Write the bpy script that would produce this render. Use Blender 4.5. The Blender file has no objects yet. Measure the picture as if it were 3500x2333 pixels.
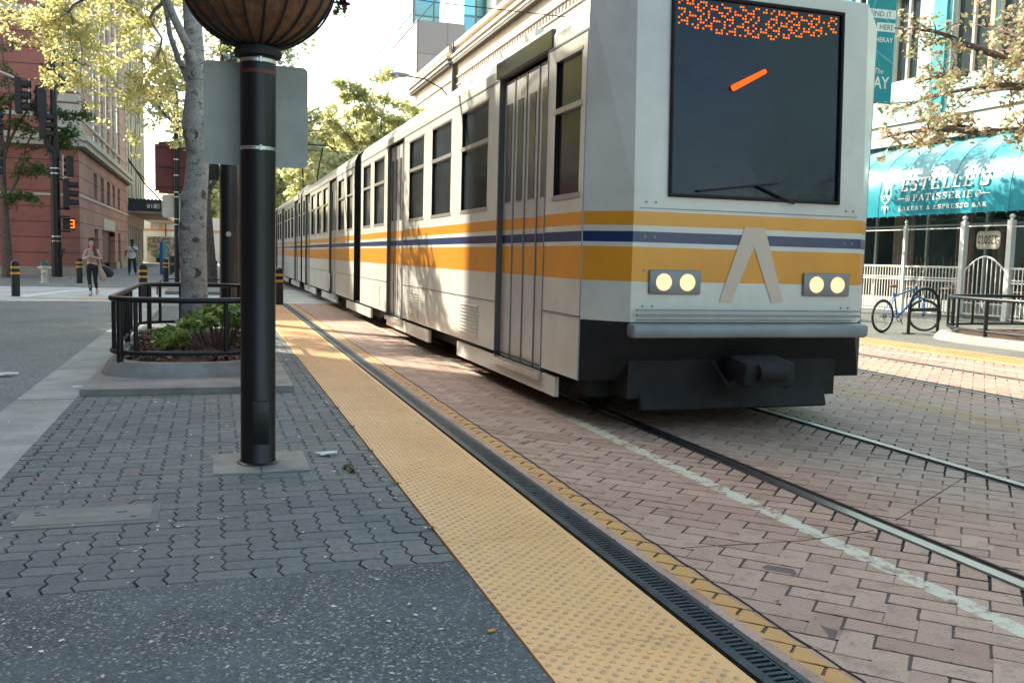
import bpy, bmesh, math, random
import numpy as np
from mathutils import Vector, Matrix
PI=math.pi; R=math.radians
rnd=random.Random(7); nr=np.random.RandomState(11)
S=bpy.context.scene; COL=S.collection
SPLIT={'headlight','dentil_opening','window_bar','seal_strip','skirt','quoin','pier','coupler_box','roof_unit','rib','storefront','string_course','outlet','access_panel','pane','curtain','interior_panel','mullion','fork','band','wiper','bracket','tape_patch','footing','keyhole','seat','stay_rod'}

# ------------------------------------------------------------------ materials
def nt(name):
    m=bpy.data.materials.new(name); m.use_nodes=True; t=m.node_tree; t.nodes.clear()
    o=t.nodes.new('ShaderNodeOutputMaterial'); return m,t,o
def N(t,k,**kw):
    n=t.nodes.new(k)
    for a,v in kw.items():
        if a in n.bl_rna.properties: setattr(n,a,v)
    return n
def ramp(t,fac,stops):
    n=t.nodes.new('ShaderNodeValToRGB'); t.links.new(fac,n.inputs[0]); e=n.color_ramp.elements
    while len(e)<len(stops): e.new(0.5)
    for i,(p,c) in enumerate(stops):
        e[i].position=p; e[i].color=(*c,1) if len(c)==3 else c
    return n.outputs[0]
def noise(t,scale,detail=4,rough=.55,vec=None):
    n=t.nodes.new('ShaderNodeTexNoise'); n.inputs['Scale'].default_value=scale; n.inputs['Detail'].default_value=detail; n.inputs['Roughness'].default_value=rough
    if vec is None:
        c=t.nodes.new('ShaderNodeTexCoord'); vec=c.outputs['Object']
    t.links.new(vec,n.inputs['Vector']); return n.outputs['Fac']
def mixc(t,fac,a,b,mode='MIX'):
    n=t.nodes.new('ShaderNodeMix'); n.data_type='RGBA'; n.blend_type=mode
    if isinstance(fac,(int,float)): n.inputs[0].default_value=fac
    else: t.links.new(fac,n.inputs[0])
    for i,v in ((6,a),(7,b)):
        if isinstance(v,tuple): n.inputs[i].default_value=(*v,1)
        else: t.links.new(v,n.inputs[i])
    return n.outputs[2]
def mth(t,op,a,b=None,c=None):
    n=t.nodes.new('ShaderNodeMath'); n.operation=op
    for i,v in enumerate((a,b,c)):
        if v is None: continue
        if isinstance(v,(int,float)): n.inputs[i].default_value=v
        else: t.links.new(v,n.inputs[i])
    return n.outputs[0]
def bump(t,h,strength=.3,dist=.01):
    b=t.nodes.new('ShaderNodeBump'); b.inputs['Strength'].default_value=strength; b.inputs['Distance'].default_value=dist
    t.links.new(h,b.inputs['Height']); return b.outputs[0]
def sc(c,k): return tuple(min(1,v*k) for v in c)
def pbr(name,col,rough=.6,metal=0,var=.18,vs=3.0,bs=0,bscale=60,bdist=.004,island=0,emit=0,spec=.5,coat=0,grime=0):
    m,t,o=nt(name); p=t.nodes.new('ShaderNodeBsdfPrincipled'); t.links.new(p.outputs[0],o.inputs[0])
    p.inputs['Roughness'].default_value=rough; p.inputs['Metallic'].default_value=metal
    p.inputs['Specular IOR Level'].default_value=spec
    if coat: p.inputs['Coat Weight'].default_value=coat; p.inputs['Coat Roughness'].default_value=.08
    if var>0:
        f=noise(t,vs,5,.6); c=ramp(t,f,[(.3,sc(col,1-var)),(.7,sc(col,1+var))])
    else:
        rg=t.nodes.new('ShaderNodeRGB'); rg.outputs[0].default_value=(*col,1); c=rg.outputs[0]
    if island:
        g=t.nodes.new('ShaderNodeNewGeometry'); v=mth(t,'MULTIPLY_ADD',g.outputs['Random Per Island'],2*island,1-island)
        cc=t.nodes.new('ShaderNodeCombineColor')
        for i in range(3): t.links.new(v,cc.inputs[i])
        c=mixc(t,1.0,c,cc.outputs[0],'MULTIPLY')
    if grime:
        f2=noise(t,vs*.35,8,.7); g2=ramp(t,f2,[(.5,(0,0,0)),(.72,(1,1,1))]); k=mth(t,'MULTIPLY',g2,grime)
        c=mixc(t,k,c,(.07,.065,.055))
    t.links.new(c,p.inputs['Base Color'])
    rr=noise(t,vs*1.3,2); k_=.05 if (metal or coat) else .24; t.links.new(mth(t,'MULTIPLY_ADD',rr,k_,max(0.02,rough-k_/2)),p.inputs['Roughness'])
    if bs: t.links.new(bump(t,noise(t,bscale,5),bs,bdist),p.inputs['Normal'])
    if emit:
        p.inputs['Emission Color'].default_value=(*col,1); p.inputs['Emission Strength'].default_value=emit
    return m
def leafmat(name,c1,c2,trans=.5,c3=None):
    m,t,o=nt(name)
    g=t.nodes.new('ShaderNodeNewGeometry'); st=[(0,c1),(1,c2)] if c3 is None else [(0,c1),(.6,c2),(1,c3)]
    c=ramp(t,g.outputs['Random Per Island'],st)
    d=t.nodes.new('ShaderNodeBsdfPrincipled'); t.links.new(c,d.inputs['Base Color']); d.inputs['Roughness'].default_value=.5
    tr=t.nodes.new('ShaderNodeBsdfTranslucent'); t.links.new(mixc(t,.5,c,(.45,.42,.05),'SCREEN') if trans>.4 else c,tr.inputs['Color'])
    mx=t.nodes.new('ShaderNodeMixShader'); mx.inputs[0].default_value=trans
    t.links.new(d.outputs[0],mx.inputs[1]); t.links.new(tr.outputs[0],mx.inputs[2]); t.links.new(mx.outputs[0],o.inputs[0]); return m
def glassmat(name,col=(.02,.03,.035),rough=.04,spec=.8):
    return pbr(name,col,rough,0,.25,.8,spec=spec)
def emat(name,col,s):
    m,t,o=nt(name); e=t.nodes.new('ShaderNodeEmission'); e.inputs[0].default_value=(*col,1); e.inputs[1].default_value=s
    t.links.new(e.outputs[0],o.inputs[0]); return m

def aggregate(name,base,stone,dark,scale=110,bs=.5,blotch=.25):
    m,t,o=nt(name); p=t.nodes.new('ShaderNodeBsdfPrincipled'); t.links.new(p.outputs[0],o.inputs[0])
    tc=t.nodes.new('ShaderNodeTexCoord').outputs['Object']
    v=t.nodes.new('ShaderNodeTexVoronoi'); v.inputs['Scale'].default_value=scale; t.links.new(tc,v.inputs['Vector'])
    sep=t.nodes.new('ShaderNodeSeparateColor'); t.links.new(v.outputs['Color'],sep.inputs[0])
    c=ramp(t,sep.outputs[0],[(0,dark),(.3,sc(base,.75)),(.6,base),(.88,sc(base,1.45)),(.985,stone)])
    n1=noise(t,1.3,6,.6); c=mixc(t,ramp(t,n1,[(.42,(0,0,0)),(.66,(blotch,)*3)]),c,sc(base,1.7))
    n2=noise(t,.5,4); c=mixc(t,ramp(t,n2,[(.4,(.35,)*3),(.65,(0,0,0))]),c,sc(dark,.9))
    t.links.new(c,p.inputs['Base Color']); p.inputs['Roughness'].default_value=.78
    h=mth(t,'ADD',mth(t,'MULTIPLY',v.outputs['Distance'],-1.0),mth(t,'MULTIPLY',noise(t,400,3),.4))
    t.links.new(bump(t,h,bs,.006),p.inputs['Normal']); return m

M={}
M['agg']=aggregate('aggregate_concrete',(.082,.105,.116),(.46,.45,.38),(.028,.039,.048),blotch=.45)
M['asph']=aggregate('asphalt',(.20,.22,.21),(.42,.44,.41),(.10,.115,.115),scale=75,bs=.6)
M['side']=aggregate('sidewalk_concrete',(.22,.22,.195),(.36,.36,.32),(.13,.135,.125),scale=60,bs=.25)
M['conc']=pbr('concrete',(.33,.355,.325),.8,0,.28,1.7,bs=.35,bscale=150,grime=.45)
M['conc_d']=pbr('concrete_dark',(.17,.17,.165),.85,0,.35,3,bs=.4,bscale=120,grime=.6)
M['sided']=aggregate('cafe_sidewalk',(.135,.14,.12),(.36,.35,.3),(.07,.075,.07),scale=70,bs=.3)
M['kerbc']=pbr('kerb_concrete',(.25,.24,.22),.8,0,.3,3,bs=.3,bscale=90,grime=.5)
M['crossc']=pbr('crossing_concrete',(.50,.52,.48),.8,0,.2,.8,bs=.2,bscale=80,grime=.25)
M['paver']=None
def paver_mat():
    m,t,o=nt('paver_stone'); p=t.nodes.new('ShaderNodeBsdfPrincipled'); t.links.new(p.outputs[0],o.inputs[0])
    g=t.nodes.new('ShaderNodeNewGeometry')
    c=ramp(t,g.outputs['Random Per Island'],[(0,(.082,.105,.112)),(.8,(.128,.152,.155)),(.93,(.145,.158,.152)),(1,(.16,.135,.13))])
    v=t.nodes.new('ShaderNodeTexVoronoi'); v.inputs['Scale'].default_value=330
    tc=t.nodes.new('ShaderNodeTexCoord').outputs['Object']; t.links.new(tc,v.inputs['Vector'])
    sep=t.nodes.new('ShaderNodeSeparateColor'); t.links.new(v.outputs['Color'],sep.inputs[0])
    c=mixc(t,ramp(t,sep.outputs[0],[(.9,(0,0,0)),(1,(.55,)*3)]),c,(.42,.46,.42))
    c=mixc(t,ramp(t,noise(t,1.1,6,.65),[(.4,(0,0,0)),(.7,(.5,)*3)]),c,(.20,.225,.2))
    c=mixc(t,ramp(t,noise(t,26,5,.7),[(.35,(.45,)*3),(.55,(0,0,0))]),c,(.05,.055,.06))
    c=mixc(t,ramp(t,noise(t,2.6,9,.8),[(.60,(0,0,0)),(.70,(.5,)*3)]),c,(.06,.065,.07))
    t.links.new(c,p.inputs['Base Color']); p.inputs['Roughness'].default_value=.75
    t.links.new(bump(t,noise(t,300,4),.5,.004),p.inputs['Normal']); return m
M['paver']=paver_mat()
M['joint']=pbr('joint_dirt',(.050,.034,.028),.95,0,.5,30,bs=.5,bscale=200)
def brick_bed():
    m,t,o=nt('stamped_brick'); p=t.nodes.new('ShaderNodeBsdfPrincipled'); t.links.new(p.outputs[0],o.inputs[0])
    g=t.nodes.new('ShaderNodeNewGeometry'); tc=t.nodes.new('ShaderNodeTexCoord').outputs['Object']
    c=ramp(t,g.outputs['Random Per Island'],[(0,(.31,.185,.14)),(.5,(.385,.25,.19)),(1,(.44,.31,.235))])
    c=mixc(t,ramp(t,noise(t,.8,5,.6),[(.35,(0,0,0)),(.7,(.55,)*3)]),c,(.43,.33,.255))
    c=mixc(t,ramp(t,noise(t,9,7,.7),[(.52,(0,0,0)),(.68,(.6,)*3)]),c,(.17,.115,.11))
    c=mixc(t,ramp(t,noise(t,85,3,.6),[(.60,(0,0,0)),(.66,(.75,)*3)]),c,(.075,.06,.06))
    s=t.nodes.new('ShaderNodeSeparateXYZ'); t.links.new(tc,s.inputs[0])
    wob=mth(t,'MULTIPLY_ADD',noise(t,6,4,.6),.03,-.015)
    x=mth(t,'ADD',s.outputs[0],wob)
    def line(x0,half,col,wear,c):
        d=mth(t,'ABSOLUTE',mth(t,'SUBTRACT',x,x0)); inside=mth(t,'LESS_THAN',d,half)
        w=ramp(t,noise(t,9,9,.85),[(wear,(1,1,1)),(wear+.05,(0,0,0))])
        return mixc(t,mth(t,'MULTIPLY',mth(t,'MULTIPLY',inside,w),.9),c,col)
    c=line(1.900,.046,(.56,.31,.09),.60,c)
    c=line(2.83,.052,(.55,.58,.48),.50,c)
    c=line(6.36,.045,(.45,.29,.09),.52,c); c=line(6.55,.045,(.45,.29,.09),.52,c)
    c=line(10.05,.045,(.42,.48,.42),.5,c)
    # joints of the stamped pattern are below the tops
    dz=mth(t,'LESS_THAN',s.outputs[2],-.0017); c=mixc(t,mth(t,'MULTIPLY',dz,.85),c,(.075,.058,.055))
    t.links.new(c,p.inputs['Base Color']); p.inputs['Roughness'].default_value=.62
    h=mth(t,'ADD',noise(t,35,5,.6),mth(t,'MULTIPLY',noise(t,260,3),.3))
    t.links.new(bump(t,h,.35,.006),p.inputs['Normal']); return m
M['bed']=brick_bed()
M['bedfar']=pbr('far_brick',(.27,.21,.20),.7,0,.2,2,bs=.3,bscale=9,bdist=.02)
def tactile_mat():
    m,t,o=nt('tactile_plate'); p=t.nodes.new('ShaderNodeBsdfPrincipled'); t.links.new(p.outputs[0],o.inputs[0])
    c=ramp(t,noise(t,1.2,6,.6),[(.3,(.68,.40,.16)),(.7,(.80,.50,.225))])
    c=mixc(t,ramp(t,noise(t,7,8,.75),[(.56,(0,0,0)),(.8,(.6,)*3)]),c,(.42,.31,.17))
    c=mixc(t,ramp(t,noise(t,3.2,10,.82),[(.66,(0,0,0)),(.76,(.85,)*3)]),c,(.15,.11,.09))
    s=t.nodes.new('ShaderNodeSeparateXYZ'); tc=t.nodes.new('ShaderNodeTexCoord').outputs['Object']; t.links.new(tc,s.inputs[0])
    top=mth(t,'GREATER_THAN',s.outputs[2],.0072); c=mixc(t,mth(t,'MULTIPLY',top,ramp(t,noise(t,14,3),[(.45,(0,0,0)),(.6,(.75,)*3)])),c,(.30,.25,.19))
    t.links.new(c,p.inputs['Base Color']); p.inputs['Roughness'].default_value=.5
    t.links.new(bump(t,noise(t,500,3),.15,.002),p.inputs['Normal']); return m
M['tact']=tactile_mat()
M['blk']=pbr('black_paint',(.005,.0065,.009),.42,0,.1,.8,spec=.4,coat=.06)
M['blkm']=pbr('black_matte',(.014,.015,.017),.55,0,.3,4)
M['rub']=pbr('rubber',(.012,.012,.013),.7,0,.3,20,bs=.3,bscale=90)
M['steel']=pbr('rail_steel',(.40,.41,.42),.30,1,.08,2)
M['grout']=pbr('brick_grout',(.045,.038,.04),.9,0,.4,20,bs=.4,bscale=90)
M['groove']=pbr('groove_dark',(.012,.012,.014),.8,0,.4,10)
M['rust']=pbr('rail_channel',(.05,.04,.038),.75,0,.5,15,bs=.4)
M['grate']=pbr('grate_iron',(.055,.075,.085),.45,.6,.35,12,bs=.3,bscale=120)
M['galv']=pbr('galvanised',(.55,.55,.53),.35,.9,.2,10)
M['signback']=pbr('sign_back_aluminium',(.36,.37,.335),.6,0,.16,2.4,bs=.08,bscale=40,grime=.22)
M['signpale']=pbr('pale_sign_back',(.55,.52,.43),.6,0,.12,2)
M['redtape']=pbr('red_tape',(.12,.025,.02),.5,0,.2,5)
M['tape']=pbr('tape_patch',(.36,.33,.28),.6,0,.2,8)
M['coir']=pbr('coir_liner',(.20,.095,.042),.95,0,.45,22,bs=1,bscale=140,bdist=.012)
M['mulch']=pbr('mulch',(.085,.042,.028),.95,0,.6,28,bs=1,bscale=70,bdist=.03)
M['chips']=pbr('bark_chips',(.12,.062,.042),.9,0,.3,40,island=.7)
def bark(name,c1,c2,scale=1):
    m,t,o=nt(name); p=t.nodes.new('ShaderNodeBsdfPrincipled'); t.links.new(p.outputs[0],o.inputs[0])
    mp=t.nodes.new('ShaderNodeMapping'); tc=t.nodes.new('ShaderNodeTexCoord'); t.links.new(tc.outputs['Object'],mp.inputs[0]); mp.inputs['Scale'].default_value=(1,1,1.7)
    v=mp.outputs[0]
    c=ramp(t,noise(t,3.5*scale,6,.65,v),[(.3,sc(c1,.75)),(.7,sc(c1,1.2))])
    sp=noise(t,42*scale,4,.6,v); c=mixc(t,ramp(t,sp,[(.56,(0,0,0)),(.64,(.85,)*3)]),c,c2)
    sp2=noise(t,6*scale,7,.75,v); c=mixc(t,ramp(t,sp2,[(.54,(0,0,0)),(.62,(.85,)*3)]),c,c2)
    t.links.new(c,p.inputs['Base Color']); p.inputs['Roughness'].default_value=.85
    t.links.new(bump(t,mth(t,'ADD',sp,sp2),.6,.02),p.inputs['Normal']); return m
M['bark']=bark('pale_bark',(.34,.325,.30),(.055,.05,.05))
M['barkd']=pbr('bark_scar',(.10,.09,.08),.9,0,.4,20,bs=.6,bscale=60)
M['barkb']=bark('brown_bark',(.13,.10,.08),(.035,.03,.026))
M['leafY']=leafmat('spring_leaves',(.42,.45,.18),(.70,.64,.30),.55,(.82,.74,.42))
M['leafG']=leafmat('green_leaves',(.07,.13,.035),(.16,.22,.05),.4)
M['leafF']=leafmat('far_leaves_hazed',(.36,.42,.22),(.54,.56,.32),.55,(.66,.66,.42))  # haze over the distant crowns is put into these pale leaf colours
M['leafM']=leafmat('maple_leaves',(.24,.34,.12),(.52,.42,.27),.40,(.68,.46,.36))
M['leafS']=leafmat('shrub_leaves',(.05,.12,.035),(.19,.28,.06),.3,(.42,.46,.12))
M['petal']=pbr('petals',(.66,.58,.50),.7,0,.1,10,island=.25)
M['litter']=pbr('litter_paper',(.62,.66,.62),.6,0,.1,10)
M['white']=pbr('train_white',(.66,.665,.60),.36,0,.08,1.5,coat=.2,grime=.22,bs=.12,bscale=2.2,bdist=.03)
M['orange']=pbr('train_orange',(.70,.30,.02),.35,0,.08,2,coat=.35)
M['navy']=pbr('train_blue',(.006,.03,.115),.35,0,.1,2,coat=.35)
M['logo']=pbr('emblem_silver',(.60,.50,.40),.4,0,.05,2)
M['grey']=pbr('train_grey',(.22,.25,.26),.45,.2,.15,3)
M['doorg']=glassmat('door_glass',(.11,.12,.115),.08,.7)
M['recess']=pbr('door_recess',(.12,.12,.115),.6,0,.1,2)
M['door']=pbr('door_grey',(.52,.525,.49),.4,.1,.1,2,coat=.2)
M['under']=pbr('underframe',(.009,.009,.010),.8,0,.5,6)
M['glass']=glassmat('dark_glass')
M['wind']=pbr('windshield_glass',(.003,.010,.026),.05,0,.3,1,spec=.30,bs=.10,bscale=1.3,bdist=.12)
M['trim']=pbr('bright_trim',(.6,.6,.58),.3,.7,.1,5)
M['head']=emat('headlight_glow',(1.0,.52,.27),.62)
M['amber']=emat('amber_glow',(1.0,.10,.012),.6)
M['led']=emat('led_orange',(1.0,.17,.02),.55)
M['led3']=emat('countdown_orange',(1.0,.16,.01),1.3)
M['yel']=pbr('reflective_yellow',(.72,.36,.015),.4,0,.1,10)
M['cap']=pbr('bollard_cap',(.30,.34,.34),.3,.2,.2,8)
def brickwall(name,c1,c2,mortar,scale=1.0):
    m,t,o=nt(name); p=t.nodes.new('ShaderNodeBsdfPrincipled'); t.links.new(p.outputs[0],o.inputs[0])
    tc=t.nodes.new('ShaderNodeTexCoord').outputs['Object']; s=t.nodes.new('ShaderNodeSeparateXYZ'); t.links.new(tc,s.inputs[0])
    cb=t.nodes.new('ShaderNodeCombineXYZ'); t.links.new(mth(t,'ADD',s.outputs[0],s.outputs[1]),cb.inputs[0]); t.links.new(s.outputs[2],cb.inputs[1])
    b=t.nodes.new('ShaderNodeTexBrick'); t.links.new(cb.outputs[0],b.inputs['Vector'])
    b.inputs['Color1'].default_value=(*c1,1); b.inputs['Color2'].default_value=(*c2,1); b.inputs['Mortar'].default_value=(*mortar,1)
    b.inputs['Scale'].default_value=1; b.inputs['Brick Width'].default_value=.30*scale; b.inputs['Row Height'].default_value=.10*scale; b.inputs['Mortar Size'].default_value=.008
    c=mixc(t,ramp(t,noise(t,.35,6,.65),[(.4,(0,0,0)),(.68,(.45,)*3)]),b.outputs[0],sc(c2,1.7))
    # recessed courses every 0.7 m
    fr=mth(t,'FRACT',mth(t,'DIVIDE',mth(t,'ADD',s.outputs[2],.38),.69)); ln=mth(t,'LESS_THAN',fr,.075)
    c=mixc(t,mth(t,'MULTIPLY',ln,.75),c,sc(c1,.35))
    t.links.new(c,p.inputs['Base Color']); p.inputs['Roughness'].default_value=.8
    t.links.new(bump(t,mth(t,'SUBTRACT',b.outputs['Fac'],mth(t,'MULTIPLY',ln,2.)),.4,.02),p.inputs['Normal']); return m
M['brick']=brickwall('red_brick',(.27,.098,.074),(.325,.125,.094),(.19,.11,.09))
M['brickm']=brickwall('lower_side_brick_lit',(.33,.17,.13),(.38,.205,.16),(.25,.15,.12))  # red brick lightened for the indirect light on the lower side wall
M['brickl']=brickwall('upper_side_brick_lit',(.46,.29,.23),(.52,.34,.265),(.36,.25,.21))  # palest brick copy; indirect light on the upper side is in its colour
M['stone']=pbr('cream_stone',(.52,.50,.41),.75,0,.1,1.5,grime=.1)
M['granite']=pbr('granite_base',(.33,.31,.25),.7,0,.15,2,bs=.2)
M['grang']=pbr('grey_base',(.20,.25,.26),.7,0,.15,2)
M['mint']=pbr('pale_green_panel',(.42,.54,.50),.5,0,.1,1)
M['ribbed']=pbr('ribbed_cladding',(.48,.45,.32),.7,0,.12,1.2)
M['ribd']=pbr('ribbed_recess',(.20,.20,.16),.7,0,.15,1.2)
M['winl']=pbr('sky_pale_pane',(.26,.36,.36),.12,0,.1,1,spec=.7)  # pale base colour stands in for sky reflected in the glass
M['winb']=glassmat('building_glass',(.03,.045,.05),.06)
M['maroon']=pbr('maroon_paint',(.07,.018,.016),.6,0,.15,1.5)
M['brownp']=pbr('red_brown_panel',(.125,.026,.016),.6,0,.15,2)
M['darkp']=pbr('dark_canopy',(.022,.035,.045),.5,0,.2,2)
M['sofit']=pbr('soffit',(.30,.23,.17),.7,0,.1,1)
M['cream']=pbr('cream_wall',(.56,.46,.37),.75,0,.08,.3,grime=.08)
M['creamL']=pbr('cream_trim',(.64,.57,.47),.7,0,.06,.4)
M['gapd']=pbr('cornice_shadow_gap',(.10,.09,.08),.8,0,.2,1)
def grid_mat(name,c,lc,wx,wz,lw=.06,rough=.7,glass=False):
    m,t,o=nt(name); p=t.nodes.new('ShaderNodeBsdfPrincipled'); t.links.new(p.outputs[0],o.inputs[0])
    tc=t.nodes.new('ShaderNodeTexCoord').outputs['Object']; s=t.nodes.new('ShaderNodeSeparateXYZ'); t.links.new(tc,s.inputs[0])
    h=mth(t,'DIVIDE',mth(t,'ADD',s.outputs[0],s.outputs[1]),wx); z=mth(t,'DIVIDE',s.outputs[2],wz)
    a=mth(t,'LESS_THAN',mth(t,'FRACT',h),lw/wx); b=mth(t,'LESS_THAN',mth(t,'FRACT',z),lw/wz); l=mth(t,'MAXIMUM',a,b)
    cell=t.nodes.new('ShaderNodeCombineXYZ'); t.links.new(mth(t,'FLOOR',h),cell.inputs[0]); t.links.new(mth(t,'FLOOR',z),cell.inputs[1])
    w=t.nodes.new('ShaderNodeTexWhiteNoise'); t.links.new(cell.outputs[0],w.inputs['Vector'])
    base=mixc(t,w.outputs['Value'],sc(c,.82),sc(c,1.15))
    t.links.new(mixc(t,l,base,lc),p.inputs['Base Color']); p.inputs['Roughness'].default_value=rough
    if glass: p.inputs['Metallic'].default_value=.55
    return m
M['curtain']=grid_mat('blue_curtain_wall',(.22,.52,.60),(.12,.2,.22),3.6,4.4,.28,.15,True)
M['greyt']=grid_mat('grey_panels',(.33,.31,.31),(.2,.19,.19),3.6,4.2,.10)
M['tealw']=grid_mat('teal_tiles',(.36,.60,.58),(.26,.46,.46),1.15,1.3,.02,.35)
M['tealp']=pbr('teal_pier',(.03,.30,.33),.4,0,.15,1.2)
M['fascia']=pbr('grey_fascia',(.40,.43,.41),.5,.2,.12,.9)
M['dtile']=grid_mat('dark_tiles',(.07,.09,.095),(.26,.27,.25),.34,.9,.03,.4)
M['pinkp']=pbr('pink_pier',(.55,.33,.22),.6,0,.1,2)
def awning_mat():
    m,t,o=nt('awning_canvas'); p=t.nodes.new('ShaderNodeBsdfPrincipled')
    c=ramp(t,noise(t,1.1,6,.6),[(.3,(.012,.26,.34)),(.7,(.022,.33,.41))]); t.links.new(c,p.inputs['Base Color']); p.inputs['Roughness'].default_value=.33
    t.links.new(bump(t,noise(t,5,4),.25,.03),p.inputs['Normal'])
    tr=t.nodes.new('ShaderNodeBsdfTranslucent'); t.links.new(c,tr.inputs[0]); mx=t.nodes.new('ShaderNodeMixShader'); mx.inputs[0].default_value=.12
    t.links.new(p.outputs[0],mx.inputs[1]); t.links.new(tr.outputs[0],mx.inputs[2]); t.links.new(mx.outputs[0],o.inputs[0]); return m
M['awn']=awning_mat()
M['letter']=pbr('sign_white',(.80,.80,.70),.6,0,.12,3)
M['wfence']=pbr('white_paint_fence',(.68,.69,.64),.4,0,.07,4)
M['curt']=pbr('curtain_fabric',(.27,.215,.18),.9,0,.2,4)
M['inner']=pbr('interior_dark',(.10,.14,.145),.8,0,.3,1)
M['innerl']=pbr('interior_light_panel',(.30,.42,.42),.7,0,.2,1.5)
M['wicker']=pbr('wicker',(.05,.028,.02),.6,0,.4,12)
M['wood']=pbr('table_wood',(.22,.11,.05),.5,0,.3,5)
M['blueb']=pbr('bike_blue',(.01,.10,.35),.3,0,.1,8,coat=.5)
M['tan']=pbr('tan_leather',(.20,.11,.06),.6,0,.2,10)
M['teal']=pbr('banner_teal',(.012,.26,.29),.6,0,.12,2)
M['teall']=pbr('banner_pale_teal',(.10,.40,.40),.6,0,.1,2)
M['navyp']=pbr('kiosk_blue',(.012,.10,.28),.45,0,.1,3)
M['greenp']=pbr('green_leaflet',(.12,.5,.12),.5,0,.1,3)
M['muralb']=pbr('mural_cream',(.66,.58,.42),.85,0,.15,2,grime=.2)
M['muralk']=pbr('mural_black',(.02,.018,.016),.8,0,.2,2)
M['hyd']=pbr('hydrant_white',(.55,.53,.42),.5,0,.12,6)
M['hydt']=pbr('hydrant_teal',(.03,.075,.085),.4,0,.12,6)
M['skinL']=pbr('skin_light',(.62,.36,.27),.55,0,.06,10)
M['skinD']=pbr('skin_dark',(.10,.045,.028),.5,0,.08,10)
M['hairb']=pbr('hair_auburn',(.11,.035,.018),.5,0,.3,20)
M['hairk']=pbr('hair_black',(.010,.008,.008),.6,0,.3,20)
M['top']=pbr('taupe_top',(.36,.28,.26),.85,0,.15,20)
M['legg']=pbr('black_leggings',(.010,.010,.013),.7,0,.2,8)
M['tee']=pbr('white_tee',(.62,.66,.66),.85,0,.08,8)
M['jean']=pbr('dark_jeans',(.018,.032,.055),.8,0,.2,10)
M['bagt']=pbr('tan_bag',(.45,.31,.20),.7,0,.15,6)
M['bagk']=pbr('black_bag',(.012,.016,.022),.5,0,.2,6)
M['shoe']=pbr('pale_shoe',(.5,.46,.42),.6,0,.1,8)
M['shoet']=pbr('teal_shoe',(.03,.28,.33),.6,0,.1,8)
M['phone']=pbr('mint_phone_case',(.25,.48,.36),.4,0,.05,8)
M['printk']=pbr('shirt_print',(.10,.07,.08),.8,0,.2,8)
M['wpaint']=pbr('white_road_paint',(.70,.71,.66),.7,0,.12,1.5,grime=.3)
M['opaint']=pbr('orange_tactile_far',(.66,.36,.13),.65,0,.1,1)
M['off']=pbr('office_wall',(.40,.36,.30),.8,0,.1,.3)
M['whitep']=pbr('white_panel',(.70,.72,.70),.6,0,.06,1)
M['peach']=pbr('peach_strip',(.60,.30,.17),.7,0,.08,1)
M['coverc']=pbr('polymer_cover',(.125,.145,.145),.6,0,.15,5,bs=.25,bscale=200)
M['coverm']=pbr('cover_plaque',(.16,.18,.17),.6,0,.15,5)
M['flower']=pbr('flower_red',(.16,.02,.05),.6,0,.2,20,island=.3)
M['weed']=pbr('dry_weed',(.22,.19,.10),.9,0,.2,20,island=.4)

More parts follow.
